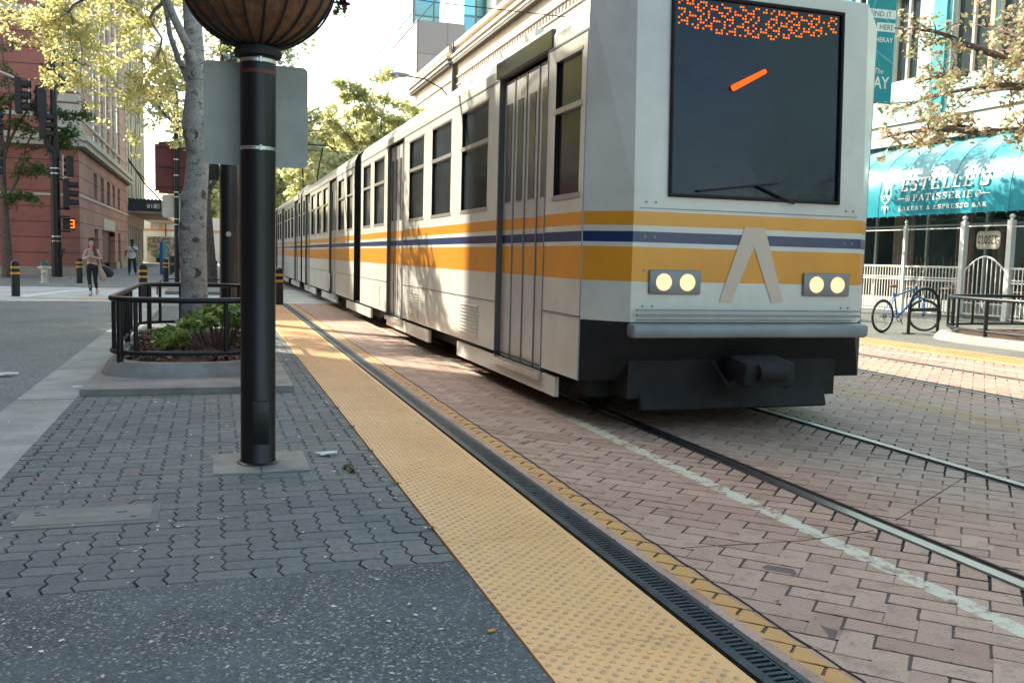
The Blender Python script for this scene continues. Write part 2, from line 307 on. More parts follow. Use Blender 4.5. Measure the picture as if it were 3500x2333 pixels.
# ------------------------------------------------------------------ mesh builder
class MB:
    def __init__(s): s.v=[]; s.f=[]; s.m=[]; s.mi=0
    def add(s,vs,fs):
        b=len(s.v); s.v+= [tuple(v) for v in vs]; s.f+=[tuple(i+b for i in f) for f in fs]; s.m+=[s.mi]*len(fs)
    def box(s,x0,x1,y0,y1,z0,z1):
        vs=[(x,y,z) for z in (z0,z1) for y in (y0,y1) for x in (x0,x1)]
        s.add(vs,[(0,2,3,1),(4,5,7,6),(0,1,5,4),(2,6,7,3),(0,4,6,2),(1,3,7,5)])
    def cbox(s,c,d,rz=0,rx=0,bev=0):
        m=Matrix.Translation(c)@Matrix.Rotation(rz,4,'Z')@Matrix.Rotation(rx,4,'X'); a,b,e=d[0]/2,d[1]/2,d[2]/2
        if bev<=0:
            vs=[m@Vector((x,y,z)) for z in (-e,e) for y in (-b,b) for x in (-a,a)]
            s.add(vs,[(0,2,3,1),(4,5,7,6),(0,1,5,4),(2,6,7,3),(0,4,6,2),(1,3,7,5)]); return
        bm=bmesh.new(); bmesh.ops.create_cube(bm,size=1); bmesh.ops.scale(bm,vec=d,verts=bm.verts)
        bmesh.ops.bevel(bm,geom=list(bm.edges),offset=bev,segments=2,affect='EDGES',profile=.5); bm.transform(m); s.bm(bm)
    def bm(s,bm):
        bm.verts.index_update(); s.add([v.co[:] for v in bm.verts],[[v.index for v in f.verts] for f in bm.faces]); bm.free()
    def quad(s,*p): s.add(p,[tuple(range(len(p)))])
    def tube(s,pts,r,n=10,cap=True,closed=False):
        P=[Vector(p) for p in pts]; k=len(P)
        if not isinstance(r,(list,tuple)): r=[r]*k
        rings=[]; T0=None; u=None
        for i in range(k):
            if closed: T=(P[(i+1)%k]-P[i-1])
            else: T=P[min(i+1,k-1)]-P[max(i-1,0)]
            T=T.normalized() if T.length>1e-9 else Vector((0,0,1))
            if u is None:
                u=T.orthogonal().normalized()
                if abs(T.z)<.99: u=T.cross(Vector((0,0,1))).normalized()
            else:
                u=(u-T*u.dot(T)); u=u.normalized() if u.length>1e-6 else T.orthogonal().normalized()
            w=T.cross(u); rings.append([P[i]+(u*math.cos(2*PI*j/n)+w*math.sin(2*PI*j/n))*r[i] for j in range(n)])
        vs=[v for q in rings for v in q]; fs=[]
        for i in range(k if closed else k-1):
            a=i*n; b=((i+1)%k)*n
            for j in range(n): fs.append((a+j,a+(j+1)%n,b+(j+1)%n,b+j))
        if cap and not closed: fs.append(tuple(range(n))[::-1]); fs.append(tuple((k-1)*n+j for j in range(n)))
        s.add(vs,fs)
    def cyl(s,x,y,z0,z1,r,n=20,r1=None): s.tube([(x,y,z0),(x,y,z1)],[r,r if r1 is None else r1],n)
    def lathe(s,prof,c=(0,0,0),n=24,axis='Z'):
        vs=[];k=len(prof)
        for r,z in prof:
            for j in range(n):
                a=2*PI*j/n; p=(r*math.cos(a),r*math.sin(a),z)
                if axis=='X': p=(z,p[0],p[1])
                if axis=='Y': p=(p[0],z,p[1])
                vs.append((p[0]+c[0],p[1]+c[1],p[2]+c[2]))
        fs=[(i*n+j,i*n+(j+1)%n,(i+1)*n+(j+1)%n,(i+1)*n+j) for i in range(k-1) for j in range(n)]
        if prof[0][0]>1e-6: fs.append(tuple(range(n))[::-1])
        if prof[-1][0]>1e-6: fs.append(tuple((k-1)*n+j for j in range(n)))
        s.add(vs,fs)
    def prism(s,poly,fn,t0,t1):
        k=len(poly); vs=[fn(a,b,t0) for a,b in poly]+[fn(a,b,t1) for a,b in poly]
        fs=[tuple(range(k))[::-1],tuple(range(k,2*k))]+[(i,(i+1)%k,k+(i+1)%k,k+i) for i in range(k)]
        s.add(vs,fs)
    def build(s,name,mats,parent=None,smooth=False,ang=35):
        me=bpy.data.meshes.new(name); me.from_pydata(s.v,[],s.f); 
        for m in (mats if isinstance(mats,(list,tuple)) else [mats]): me.materials.append(m)
        if isinstance(mats,(list,tuple)) and len(mats)>1: me.polygons.foreach_set('material_index',s.m)
        bm=bmesh.new(); bm.from_mesh(me); bmesh.ops.recalc_face_normals(bm,faces=bm.faces); bm.to_mesh(me); bm.free()
        if smooth:
            me.polygons.foreach_set('use_smooth',[True]*len(me.polygons)); me.set_sharp_from_angle(angle=R(ang))
        me.update(); o=bpy.data.objects.new(name,me); COL.objects.link(o)
        if parent: o.parent=parent; o.matrix_parent_inverse=Matrix.Translation(-parent.location) if False else Matrix.Identity(4)
        if parent: # geometry is written in world coordinates
            o.location=Vector((0,0,0))-wl(parent)
        return o
def wl(o):
    v=Vector((0,0,0))
    while o: v+=o.location; o=o.parent
    return v
def thing(name,label,cat,loc=(0,0,0),group=None):
    o=bpy.data.objects.new(name,None); COL.objects.link(o); o.location=loc; o.empty_display_size=.2
    o['label']=label; o['category']=cat
    if group: o['group']=group
    return o
def tag(o,label,cat,group=None):
    o['label']=label; o['category']=cat
    if group: o['group']=group
    return o
def struct(o,label=None,kind='structure'):
    o['kind']=kind
    if label: o['label']=label
    return o
def dup(src,loc,label=None,rz=None):
    c=src.copy(); COL.objects.link(c)
    if loc is not None: c.location=loc
    if rz is not None: c.rotation_euler=(0,0,rz)
    if label: c['label']=label
    for ch in src.children:
        d=ch.copy(); COL.objects.link(d); d.parent=c
        for g in ch.children:
            e=g.copy(); COL.objects.link(e); e.parent=d
    return c
def arc(cx,cy,r,a0,a1,n): return [(cx+r*math.cos(a0+(a1-a0)*i/n),cy+r*math.sin(a0+(a1-a0)*i/n)) for i in range(n+1)]

# ------------------------------------------------------------------ letters
def text_mesh(txt,size,fn,name,mat,parent,thick=.004,bold=0.0,align='LEFT',sx=1.0,shear=0):
    cu=bpy.data.curves.new('tmp_text','FONT'); cu.body=txt; cu.size=size; cu.align_x=align; cu.offset=bold; cu.shear=shear; cu.resolution_u=3
    o=bpy.data.objects.new('tmp_text',cu); COL.objects.link(o); dg=bpy.context.evaluated_depsgraph_get(); dg.update()
    me=o.evaluated_get(dg).to_mesh(); mb=MB(); vs=[fn(v.co.x*sx,v.co.y) for v in me.vertices]; mb.add(vs,[tuple(p.vertices) for p in me.polygons])
    o.evaluated_get(dg).to_mesh_clear(); COL.objects.unlink(o); bpy.data.objects.remove(o); bpy.data.curves.remove(cu)
    return mb.build(name,mat,parent)
# serif alphabet: strokes in a box of height 1 ; (points, width)
TK,TN=.145,.06
def _v(x,y0=0,y1=1,w=TK): return [([(x,y0),(x,y1)],w)]
def _h(x0,x1,y,w=TN): return [([(x0,y),(x1,y)],w)]
def _sf(x,y,l=.16): return [([(x-l,y),(x+l,y)],TN)]
e=TN/2
GL={
 'E':(.70,_v(.2)+_sf(.2,e)+_sf(.2,1-e)+_h(.2,.64,e,.08)+_h(.2,.62,1-e,.08)+_h(.2,.5,.52)+[([(.62,0.0),(.62,.27)],.07),([(.60,1.),(.60,.74)],.07),([(.5,.4),(.5,.64)],.06)]),
 'L':(.66,_v(.2)+_sf(.2,e)+_sf(.2,1-e)+_h(.2,.6,e,.08)+[([(.59,0),(.59,.3)],.07)]),
 'T':(.74,_v(.37)+_sf(.37,e)+_h(.04,.70,1-e,.08)+[([(.06,1),(.06,.72)],.07),([(.68,1),(.68,.72)],.07)]),
 'S':(.64,[([(.56,.86),(.45,.95),(.3,.97),(.14,.87),(.13,.72),(.25,.58),(.42,.46),(.53,.33),(.52,.14),(.38,.04),(.22,.04),(.08,.16)],.12),([(.57,.99),(.57,.7)],.05),([(.07,.02),(.07,.3)],.05)]),
 'P':(.66,_v(.2)+_sf(.2,e)+_sf(.2,1-e,.14)+[([(.2,.96),(.42,.96),(.56,.86),(.57,.70),(.45,.54),(.2,.51)],.09)]),
 'R':(.74,_v(.2)+_sf(.2,e)+_sf(.2,1-e,.14)+[([(.2,.96),(.42,.96),(.55,.87),(.56,.72),(.44,.57),(.2,.54)],.09),([(.36,.55),(.6,.04),(.7,.04)],.12)]),
 'B':(.68,_v(.2)+_sf(.2,e,.14)+_sf(.2,1-e,.14)+[([(.2,.96),(.4,.96),(.52,.87),(.52,.68),(.4,.55),(.2,.53)],.09),([(.4,.54),(.57,.42),(.58,.18),(.44,.04),(.2,.04)],.1)]),
 'A':(.78,[([(.1,.03),(.37,.98)],TN),([(.39,.98),(.64,.03)],TK)]+_sf(.1,e,.1)+_sf(.64,e,.13)+_h(.2,.56,.33)),
 'I':(.4,_v(.2)+_sf(.2,e)+_sf(.2,1-e)),
 'K':(.78,_v(.2)+_sf(.2,e)+_sf(.2,1-e)+[([(.6,.96),(.26,.45)],TN),([(.33,.52),(.62,.03)],.13)]+_sf(.6,1-e,.11)+_sf(.64,e,.12)),
 'Y':(.72,[([(.1,.97),(.36,.5)],.13),([(.62,.97),(.38,.5)],TN)]+_v(.37,0,.5)+_sf(.37,e)+_sf(.12,1-e,.12)+_sf(.62,1-e,.1)),
 'O':(.78,[([(.39+.29*math.cos(a)*1,.5+.44*math.sin(a)) for a in [i*PI/8 for i in range(17)]],.12)]),
 'C':(.72,[([(.37+.28*math.cos(a),.5+.44*math.sin(a)) for a in [PI*.25+i*PI*1.5/10 for i in range(11)]],.12),([(.6,.98),(.6,.7)],.06)]),
 'D':(.76,_v(.2)+_sf(.2,e,.14)+_sf(.2,1-e,.14)+[([(.2,.96),(.4,.95),(.58,.8),(.64,.5),(.58,.2),(.4,.05),(.2,.04)],.1)]),
 '&':(.72,[([(.62,.45),(.5,.12),(.3,.04),(.14,.12),(.14,.34),(.3,.52),(.42,.68),(.42,.88),(.3,.96),(.18,.86),(.24,.64),(.62,.05)],.09)]),
 "'":(.25,[([(.12,1.),(.1,.7)],.12)]),
 ' ':(.34,[]),
}
def serif(mb,txt,w_total,h,fn,weight=1.0):
    """fn(u,v)->xyz with u 0..w_total, v 0..h"""
    adv=sum(GL[c][0]+.12 for c in txt); k=w_total/adv; x=0
    for c in txt:
        w,st=GL[c]
        for pts,wd in st:
            wd*=weight
            for a,b in zip(pts[:-1],pts[1:]):
                ax,ay,bx,by=(x+a[0])*k,a[1]*h,(x+b[0])*k,b[1]*h
                L=math.hypot(bx-ax,by-ay) or 1; nx,ny=-(by-ay)/L,(bx-ax)/L; hw=wd*.5*(h*abs(ny)+k*abs(nx)); ex,ey=(bx-ax)/L*hw*.35,(by-ay)/L*hw*.35
                if len(pts)==2: ex=ey=0
                mb.add([fn(ax-ex+nx*hw,ay-ey+ny*hw),fn(ax-ex-nx*hw,ay-ey-ny*hw),fn(bx+ex-nx*hw,by+ey-ny*hw),fn(bx+ex+nx*hw,by+ey+ny*hw)],[(0,1,2,3)])
        x+=w+.12
def split_loose(o):
    """gives every separate piece of a part its own object"""
    me=o.data; n=len(me.vertices); par=list(range(n))
    def fd(a):
        while par[a]!=a: par[a]=par[par[a]]; a=par[a]
        return a
    for e_ in me.edges:
        a,b=fd(e_.vertices[0]),fd(e_.vertices[1])
        if a!=b: par[a]=b
    gr={}
    for pl_ in me.polygons: gr.setdefault(fd(pl_.vertices[0]),[]).append(pl_)
    if len(gr)<2: return
    co=[v.co[:] for v in me.vertices]; first=True; new=[]
    for g in gr.values():
        vi={}; fs=[]
        for pl_ in g: fs.append([vi.setdefault(v,len(vi)) for v in pl_.vertices])
        m2=bpy.data.meshes.new(o.name.split('.')[0]); m2.from_pydata([co[v] for v in vi],[],fs)
        for m in me.materials: m2.materials.append(m)
        m2.polygons.foreach_set('material_index',[q.material_index for q in g]); m2.polygons.foreach_set('use_smooth',[q.use_smooth for q in g]); m2.update(); new.append(m2)
    base=o.name.split('.')[0]
    o.data=new[0]
    for m2 in new[1:]:
        q=bpy.data.objects.new(base,m2); COL.objects.link(q); q.parent=o.parent; q.location=o.location
#SECTION2
# ------------------------------------------------------------------ ground
def sheet(name,x0,x1,y0,y1,z,mat,label=None,div=1):
    mb=MB(); mb.quad((x0,y0,z),(x1,y0,z),(x1,y1,z),(x0,y1,z)); return struct(mb.build(name,mat),label)
def slab(name,x0,x1,y0,y1,z0,z1,mat,label=None):
    mb=MB(); mb.box(x0,x1,y0,y1,z0,z1); return struct(mb.build(name,mat),label)
sheet('ground',-400,400,-300,700,-.05,M['asph'])
sheet('street',-5.6,-1.62,-60,24.6,-.03,M['asph'],'grey asphalt lane left of the platform')
slab('gutter',-1.62,-1.15,-20,24.4,-.05,-.004,M['conc'])
mb=MB()
for y in (2.9,8.72,14.6,20.4): mb.box(-1.621,-1.149,y-.006,y+.006,-.03,-.0025)
struct(mb.build('gutter_joint',M['joint']))
slab('platform',-1.15,1.005,-20,3.76,-.05,0.0,M['agg'],'exposed aggregate platform edge in the foreground')
sheet('paver_bed',-1.15,1.005,3.76,24.4,-.014,M['joint'])
# interlocking pavers: herringbone with notched sides
def hclip(P,x,keep_right):
    out=[]; n=len(P)
    for i in range(n):
        a,b=P[i],P[(i+1)%n]; ia=(a[0]>=x)==keep_right or a[0]==x; ib=(b[0]>=x)==keep_right or b[0]==x
        if ia: out.append(a)
        if ia!=ib and a[0]!=b[0]: t=(x-a[0])/(b[0]-a[0]); out.append((x,a[1]+(b[1]-a[1])*t))
    return out
def yclip(P,y,up):
    return [(q,p) for p,q in hclip([(q,p) for p,q in P],y,up)]
def herring(x0,x1,y0,y1,a,gap,rot,z0,z1,bev,notch,strips,jit=0,clip=None):
    c,s=math.cos(rot),math.sin(rot); cx,cy=(x0+x1)/2,(y0+y1)/2
    rad=math.hypot(x1-x0,y1-y0)/2+a*2; n=int(rad/a)+2; V=[];F=[]; K=4
    for i in range(-n,n):
        for j in range(-n,n):
            d=(i-j)%4
            if d==0: r=(i*a,(i+2)*a,j*a,(j+1)*a)
            elif d==3: r=(i*a,(i+1)*a,j*a,(j+2)*a)
            else: continue
            mx,my=(r[0]+r[1])/2,(r[2]+r[3])/2; wx,wy=cx+c*mx-s*my,cy+s*mx+c*my
            if wx<x0-a or wx>x1+a or wy<y0-a or wy>y1+a: continue
            if clip and clip(wx,wy): continue
            def ring(g):
                x_0,x_1,y_0,y_1=r[0]+g,r[1]-g,r[2]+g,r[3]-g
                def seg(ax,ay,bx,by):
                    L=max(abs(bx-ax),abs(by-ay)); m=max(2,int(round(L/(a/K)))); return [(ax+(bx-ax)*q/m,ay+(by-ay)*q/m) for q in range(m)]
                pts=seg(x_0,y_0,x_1,y_0)+seg(x_1,y_0,x_1,y_1)+seg(x_1,y_1,x_0,y_1)+seg(x_0,y_1,x_0,y_0)
                A,B=notch; out=[]
                for k_,(px,py) in enumerate(pts):
                    if rot==0:
                        fy=(py/a)%1; tri=(abs(((fy*2)%2)-1)-.5)*2; fx=(px/a)%1; dx,dy=A*tri,B*math.sin(fx*2*PI)
                    else:
                        h1=math.sin(i*12.9+j*78.2+k_*3.7)*43758.5; h2=math.sin(i*39.3+j*11.1+k_*9.1)*24634.6; dx,dy=A*((h1%1)*2-1),B*((h2%1)*2-1)
                    px+=dx; py+=dy; out.append((cx+c*px-s*py,cy+s*px+c*py))
                return out
            dz=rnd.uniform(-jit,jit); r0=ring(gap/2); r1=ring(gap/2+bev); xs=[q[0] for q in r0]; ys=[q[1] for q in r0]
            for sa,sb in strips:
                if max(xs)<=sa or min(xs)>=sb: continue
                if min(xs)>=sa and max(xs)<=sb and min(ys)>=y0 and max(ys)<=y1:
                    b=len(V); k=len(r0)
                    for rg,z in ((r1,z1+dz),(r0,z1-bev*.6+dz),(r0,z0)): V.extend((X,Y,z) for X,Y in rg)
                    F.append(tuple(range(b,b+k)))
                    for q in range(2):
                        for t in range(k): F.append((b+q*k+t,b+(q+1)*k+t,b+(q+1)*k+(t+1)%k,b+q*k+(t+1)%k))
                else:
                    P=yclip(yclip(hclip(hclip(r1,sa,True),sb,False),y0,True),y1,False)
                    if len(P)<3: continue
                    b=len(V); k=len(P); V.extend((X,Y,z1+dz) for X,Y in P); V.extend((X,Y,z0) for X,Y in P); F.append(tuple(range(b,b+k)))
                    for t in range(k): F.append((b+t,b+k+t,b+k+(t+1)%k,b+(t+1)%k))
    return V,F
def raw(name,V,F,mat):
    me=bpy.data.meshes.new(name); me.from_pydata(V,[],F); me.materials.append(mat); me.update()
    bm=bmesh.new(); bm.from_mesh(me); bmesh.ops.dissolve_degenerate(bm,dist=1e-5,edges=bm.edges); bmesh.ops.recalc_face_normals(bm,faces=bm.faces)
    bm.to_mesh(me); bm.free(); o=bpy.data.objects.new(name,me); COL.objects.link(o); return o
V,F=herring(-1.15,1.0,3.76,22.6,.112,.0068,0,-.02,0.0,.0035,(.011,.0022),[(-1.15,1.0)],.0012,lambda x,y: (-1.0<x<.60 and 9.05<y<14.1))
struct(raw('paving',V,F,M['paver']),'interlocking grey pavers of the platform')
slab('platform_band',-1.15,1.005,22.6,24.4,-.05,.001,M['side'])
# stamped brick track bed
V,F=herring(1.80,10.68,-1.2,24.4,.122,.0080,PI/4,-.02,0.0,.0040,(.0018,.0018),[(1.807,3.19),(3.347,4.653),(4.812,7.745),(7.905,9.235),(9.395,10.68)],.001)
o=raw('track_bed',V,F,M['bed']); struct(o,'herringbone brick paving around the tracks')
sheet('track_bed_grout',1.80,10.70,-20,24.4,-.009,M['grout'])
sheet('brick_street',1.2,11.2,33.4,140,-.006,M['bedfar'])
# dark expansion joint beside the painted line
mb=MB(); pts=[(1.965+rnd.uniform(-.006,.006),-1+.09*i,-.0005) for i in range(280)]
mb.tube(pts,[.0065]*len(pts),4); struct(mb.build('expansion_joint',M['joint']))
mb=MB(); mb.tube([(2.05,3.7,-.001),(2.7,3.66,-.0005),(3.15,3.72,-.0005)],.003,4); mb.tube([(3.4,3.85,-.0005),(4.6,4.6,-.0005),(6.2,5.0,-.0005)],.0035,4); struct(mb.build('crack',M['joint']))
# tactile strips
def tactile(name,x0,x1,y0,y1,p,nseg,label,flip=False):
    V=[];F=[]; L=1.22; y=y0
    while y<y1-.01:
        ye=min(y+L,y1); b=len(V); g=.0025
        for (x,yy,z) in ((x0,y+g,.0),(x1,y+g,.0),(x1,ye-g,.0),(x0,ye-g,.0)): V.append((x,yy,.004))
        for (x,yy) in ((x0,y+g),(x1,y+g),(x1,ye-g),(x0,ye-g)): V.append((x,yy,-.02))
        F.append((b,b+1,b+2,b+3)); 
        for t in range(4): F.append((b+t,b+4+t,b+4+(t+1)%4,b+(t+1)%4))
        y+=L
    n=int((y1-y0)/(p/2)); r0,r1,h=.0125,.0075,.0045
    if flip: r0,r1,h=.016,.011,.0055
    cols=int((x1-x0-.02)/(p/2))
    for i in range(cols):
        for j in range(n):
            if (i+j)%2: continue
            cx=x0+.02+i*p/2; cy=y0+.018+j*p/2
            if (cy-y0)%L<.012 or (cy-y0)%L>L-.010: continue
            b=len(V); ns=nseg if cy<9 else max(5,nseg-3)
            for r,z in ((r0,.0041),(r0*.86,.0041+h*.75),(r1*.75,.0041+h)):
                for k in range(ns): a=2*PI*k/ns; V.append((cx+r*math.cos(a),cy+r*math.sin(a),z))
            for q in range(2):
                for k in range(ns): F.append((b+q*ns+k,b+q*ns+(k+1)%ns,b+(q+1)*ns+(k+1)%ns,b+(q+1)*ns+k))
            F.append(tuple(b+2*ns+k for k in range(ns)))
    me=bpy.data.meshes.new(name); me.from_pydata(V,[],F); me.materials.append(M['tact']); me.polygons.foreach_set('use_smooth',[True]*len(F)); me.set_sharp_from_angle(angle=R(50))
    o=bpy.data.objects.new(name,me); COL.objects.link(o); struct(o,label); return o
L0=2.48-1.22*4   # plate joints land where the photograph shows them
tactile('tactile_strip',1.012,1.628,3.035-1.22*4+.98,24.3,.061,9,'yellow truncated-dome warning strip along the platform edge')
mb=MB()
mb.box(10.70,11.62,-10,30,-.02,.004)
for i in range(int(40/.061)): mb.box(10.75,11.58,-10+i*.061,-10+i*.061+.028,.004,.010)
struct(mb.build('tactile_strip_far',M['tact']))
slab('sidewalk',11.62,40,-60,140,-.05,.0,M['sided'],'sidewalk in front of the cafe')
slab('sidewalk_plaza',-60,1.2,33.4,140,-.045,.005,M['side'])
slab('sidewalk_left',-60,-5.6,-60,20.0,-.05,.02,M['side'])
# crossing
slab('crossing',-7,11.6,24.55,33.4,-.045,-.008,M['crossc'])
mb=MB(); mb.box(-4.75,1.2,25.75,26.15,-.008,-.001); mb.box(-4.1,1.2,32.6,33.0,-.008,-.001); struct(mb.build('tactile_line',M['opaint']))
mb=MB(); mb.box(1.8,11,24.42,24.62,-.008,-.001); mb.box(1.8,11,27.1,27.25,-.008,-.001); 
P=[(-4.95+1.25*(t/12)**1.6,26.2+6.2*t/12) for t in range(13)]
for (ax,ay),(bx,by) in zip(P[:-1],P[1:]): mb.quad((ax,ay,-.002),(ax+.42,ay,-.002),(bx+.42,by,-.002),(bx,by,-.002))
mb.box(-30,-9.5,29.0,29.4,-.03,-.012)
struct(mb.build('painted_line',M['wpaint']))
# rails
def rail(x,y0,y1,side):
    mb=MB(); mb.mi=0; mb.box(x-.034,x+.034,y0,y1,-.03,.004)
    mb.mi=1; g0,g1=(x+.034,x+.085) if side>0 else (x-.085,x-.034); mb.box(g0,g1,y0,y1,-.03,-.012)
    mb.mi=2; h0,h1=(x+.085,x+.10) if side>0 else (x-.10,x-.085); mb.box(h0,h1,y0,y1,-.03,.001)
    k0,k1=(x-.052,x-.034) if side>0 else (x+.034,x+.052); mb.box(k0,k1,y0,y1,-.03,.0)
    return struct(mb.build('rail',[M['steel'],M['groove'],M['rust']]))
for x,s in ((3.245,1),(4.755,-1),(7.80,1),(9.34,-1)): rail(x,-10,140,s)
# drain
dr=thing('drain_grate','long dark cast iron slotted drain beside the yellow tactile strip','drain',(1.715,10,0))
mb=MB(); mb.box(1.655,1.688,-2,24.3,-.03,.001); mb.box(1.778,1.805,-2,24.3,-.03,.001); mb.build('frame',M['grate'],dr)
mb=MB(); y=-1.5; i=0
while y<24.2:
    mb.box(1.690,1.776,y,y+.0165,-.02,-.0015); y+=.0335; i+=1
mb.box(1.690,1.697,-1.5,24.2,-.02,-.001); mb.box(1.769,1.776,-1.5,24.2,-.02,-.001)
mb.build('grate',M['grate'],dr)
mb=MB(); mb.box(1.69,1.776,-2,24.3,-.03,-.0205); mb.build('channel',M['groove'],dr)
mb=MB()
for k in range(44): 
    yy=2.79+.505*k-.505*6
    mb.lathe([(.012,-.02),(.0125,-.0007),(.001,-.0006)],(1.732,yy,0),8)
mb.build('bolt',M['groove'],dr)

# utility cover
uc=thing('utility_cover','grey rectangular electrical vault cover set flush in the pavers','cover',(-.6,4.84,0))
mb=MB(); mb.cbox((-.605,4.84,-.004),(.69,.36,.02),0,0,.003); mb.build('rim',M['conc_d'],uc)
mb=MB(); mb.cbox((-.605,4.84,-.002),(.61,.27,.022),0,0,.004); mb.build('lid',M['coverc'],uc)
mb=MB(); mb.box(-.72,-.50,4.80,4.87,.006,.0100); pl=mb.build('plaque',M['coverm'],uc)
text_mesh('ELECTRICAL',.05,lambda x,y:(-.50-x*.72-.01,4.865-y-.012,.0110),'lettering',M['coverc'],uc,sx=1)
mb=MB()
for x,y,w in ((-.83,4.93,.03),(-.81,4.88,.05),(-.44,4.86,.05),(-.38,4.77,.03)): mb.cbox((x,y,.0090),(w,.008,.003))
mb.build('keyhole',M['groove'],uc)

# ------------------------------------------------------------------ main pole with basket and sign
PX_,PY_=.262,5.86
po=thing('lamp_post','thick glossy black steel post rising in front of the planter','post',(PX_,PY_,0))
mb=MB(); mb.lathe([(.112,0),(.112,.02),(.1055,.03),(.1045,1.5),(.1035,3.8),(0,3.8)],(PX_,PY_,0),40); mb.build('shaft',M['blk'],po,True)
mb=MB(); mb.lathe([(.128,.0),(.128,.012),(.118,.02),(.112,.021)],(PX_,PY_,0),40); mb.build('base_ring',M['blk'],po,True)
bm=MB(); bm.cbox((PX_+.01,PY_-.103,.275),(.105,.02,.27),0,0,.008); bm.build('access_panel',M['blk'],po,True)
for z in (2.44,1.925):
    mb=MB(); mb.lathe([(.1052,z),(.1075,z+.001),(.1075,z+.021),(.1052,z+.022)],(PX_,PY_,0),40); bd=mb.build('strap',M['galv'],po,True)
    mb=MB(); mb.cbox((PX_+.01,PY_-.112,z+.011),(.016,.012,.034),0,0,.002); mb.build('buckle',M['galv'],bd)
mb=MB(); mb.lathe([(.1046,2.375),(.1058,2.376),(.1058,2.396),(.1046,2.397)],(PX_,PY_,0),40); mb.build('tape',M['redtape'],po,True)
mb=MB(); mb.cbox((.275,5.86,.003),(.565,.56,.012)); mb.build('footing',M['kerbc'],po)
mb=MB(); mb.cbox((.272,5.66,.0095),(.006,.17,.002)); mb.build('footing_joint',M['joint'],po)
# sign plate
sp=thing('street_sign','square aluminium street sign seen from its bare back, strapped to the black post','sign',(.26,5.99,1.85))
mb=MB(); c=.035; x0,x1,z0,z1=-.052,.568,1.845,2.465
poly=arc(x1-c,z0+c,c,-PI/2,0,5)+arc(x1-c,z1-c,c,0,PI/2,5)+arc(x0+c,z1-c,c,PI/2,PI,5)+arc(x0+c,z0+c,c,PI,1.5*PI,5)
mb.prism(poly,lambda a,b,t:(a,5.985+t,b),0,.004); mb.build('plate',M['signback'],sp)
mb=MB()
for x,z,a in ((x0+.03,z0+.03,.8),(x1-.03,z0+.03,-.8),(x0+.035,z1-.03,-.7),(x1-.03,z1-.035,.7),(x1-.012,2.14,0)):
    cc,ss=math.cos(a)*.018,math.sin(a)*.018
    mb.quad((x-cc,5.9835,z-ss),(x+ss*.6,5.9835,z-cc*.6),(x+cc,5.9835,z+ss),(x-ss*.6,5.9835,z+cc*.6))
mb.build('tape_patch',M['tape'],sp)
mb=MB(); mb.box(PX_-.02,PX_+.02,5.955,5.985,1.9,1.96); mb.box(PX_-.02,PX_+.02,5.955,5.985,2.41,2.45); mb.build('bracket',M['galv'],sp)
# hanging basket around the post
bk=thing('flower_basket','half-round coir flower basket in a black wire cage around the top of the post','basket',(PX_,PY_,2.5))
BR,BZ=.452,2.975
prof=[(.108,2.545)]+[(BR*math.sin(a),BZ-BR*.98*math.cos(a)) for a in [R(16+74*i/14) for i in range(15)]]+[(BR*.99,BZ+.05),(BR*.93,BZ+.05),(.1,BZ+.02)]
mb=MB(); mb.lathe(prof,(PX_,PY_,0),64); ob=mb.build('liner',M['coir'],bk,True)
for v in ob.data.vertices:
    d=Vector((v.co.x-PX_,v.co.y-PY_)); a=math.atan2(d.y,d.x); k=1+.012*math.sin(a*9+v.co.z*6)+.008*math.sin(a*23)
    v.co.x=PX_+d.x*k; v.co.y=PY_+d.y*k
NW=20
for i in range(NW):
    a=2*PI*i/NW+.06; pts=[]
    for q in range(15):
        t=R(13+77*q/14); r=(BR+.012)*math.sin(t); pts.append((PX_+r*math.cos(a),PY_+r*math.sin(a),BZ-(BR+.008)*.98*math.cos(t)))
    pts=[(PX_+.112*math.cos(a),PY_+.112*math.sin(a),2.525)]+pts
    mb=MB(); mb.tube(pts,.0075,6); mb.build('cage_wire',M['blkm'],bk,True)
mb=MB(); mb.lathe([(.1045,2.475),(.135,2.48),(.142,2.505),(.132,2.53),(.1045,2.54)],(PX_,PY_,0),36); mb.build('collar',M['blkm'],bk,True)
mb=MB(); mb.tube([(PX_+(BR+.014)*math.cos(2*PI*i/48),PY_+(BR+.014)*math.sin(2*PI*i/48),BZ) for i in range(48)],.009,8,closed=True); mb.build('cage_hoop',M['blkm'],bk,True)
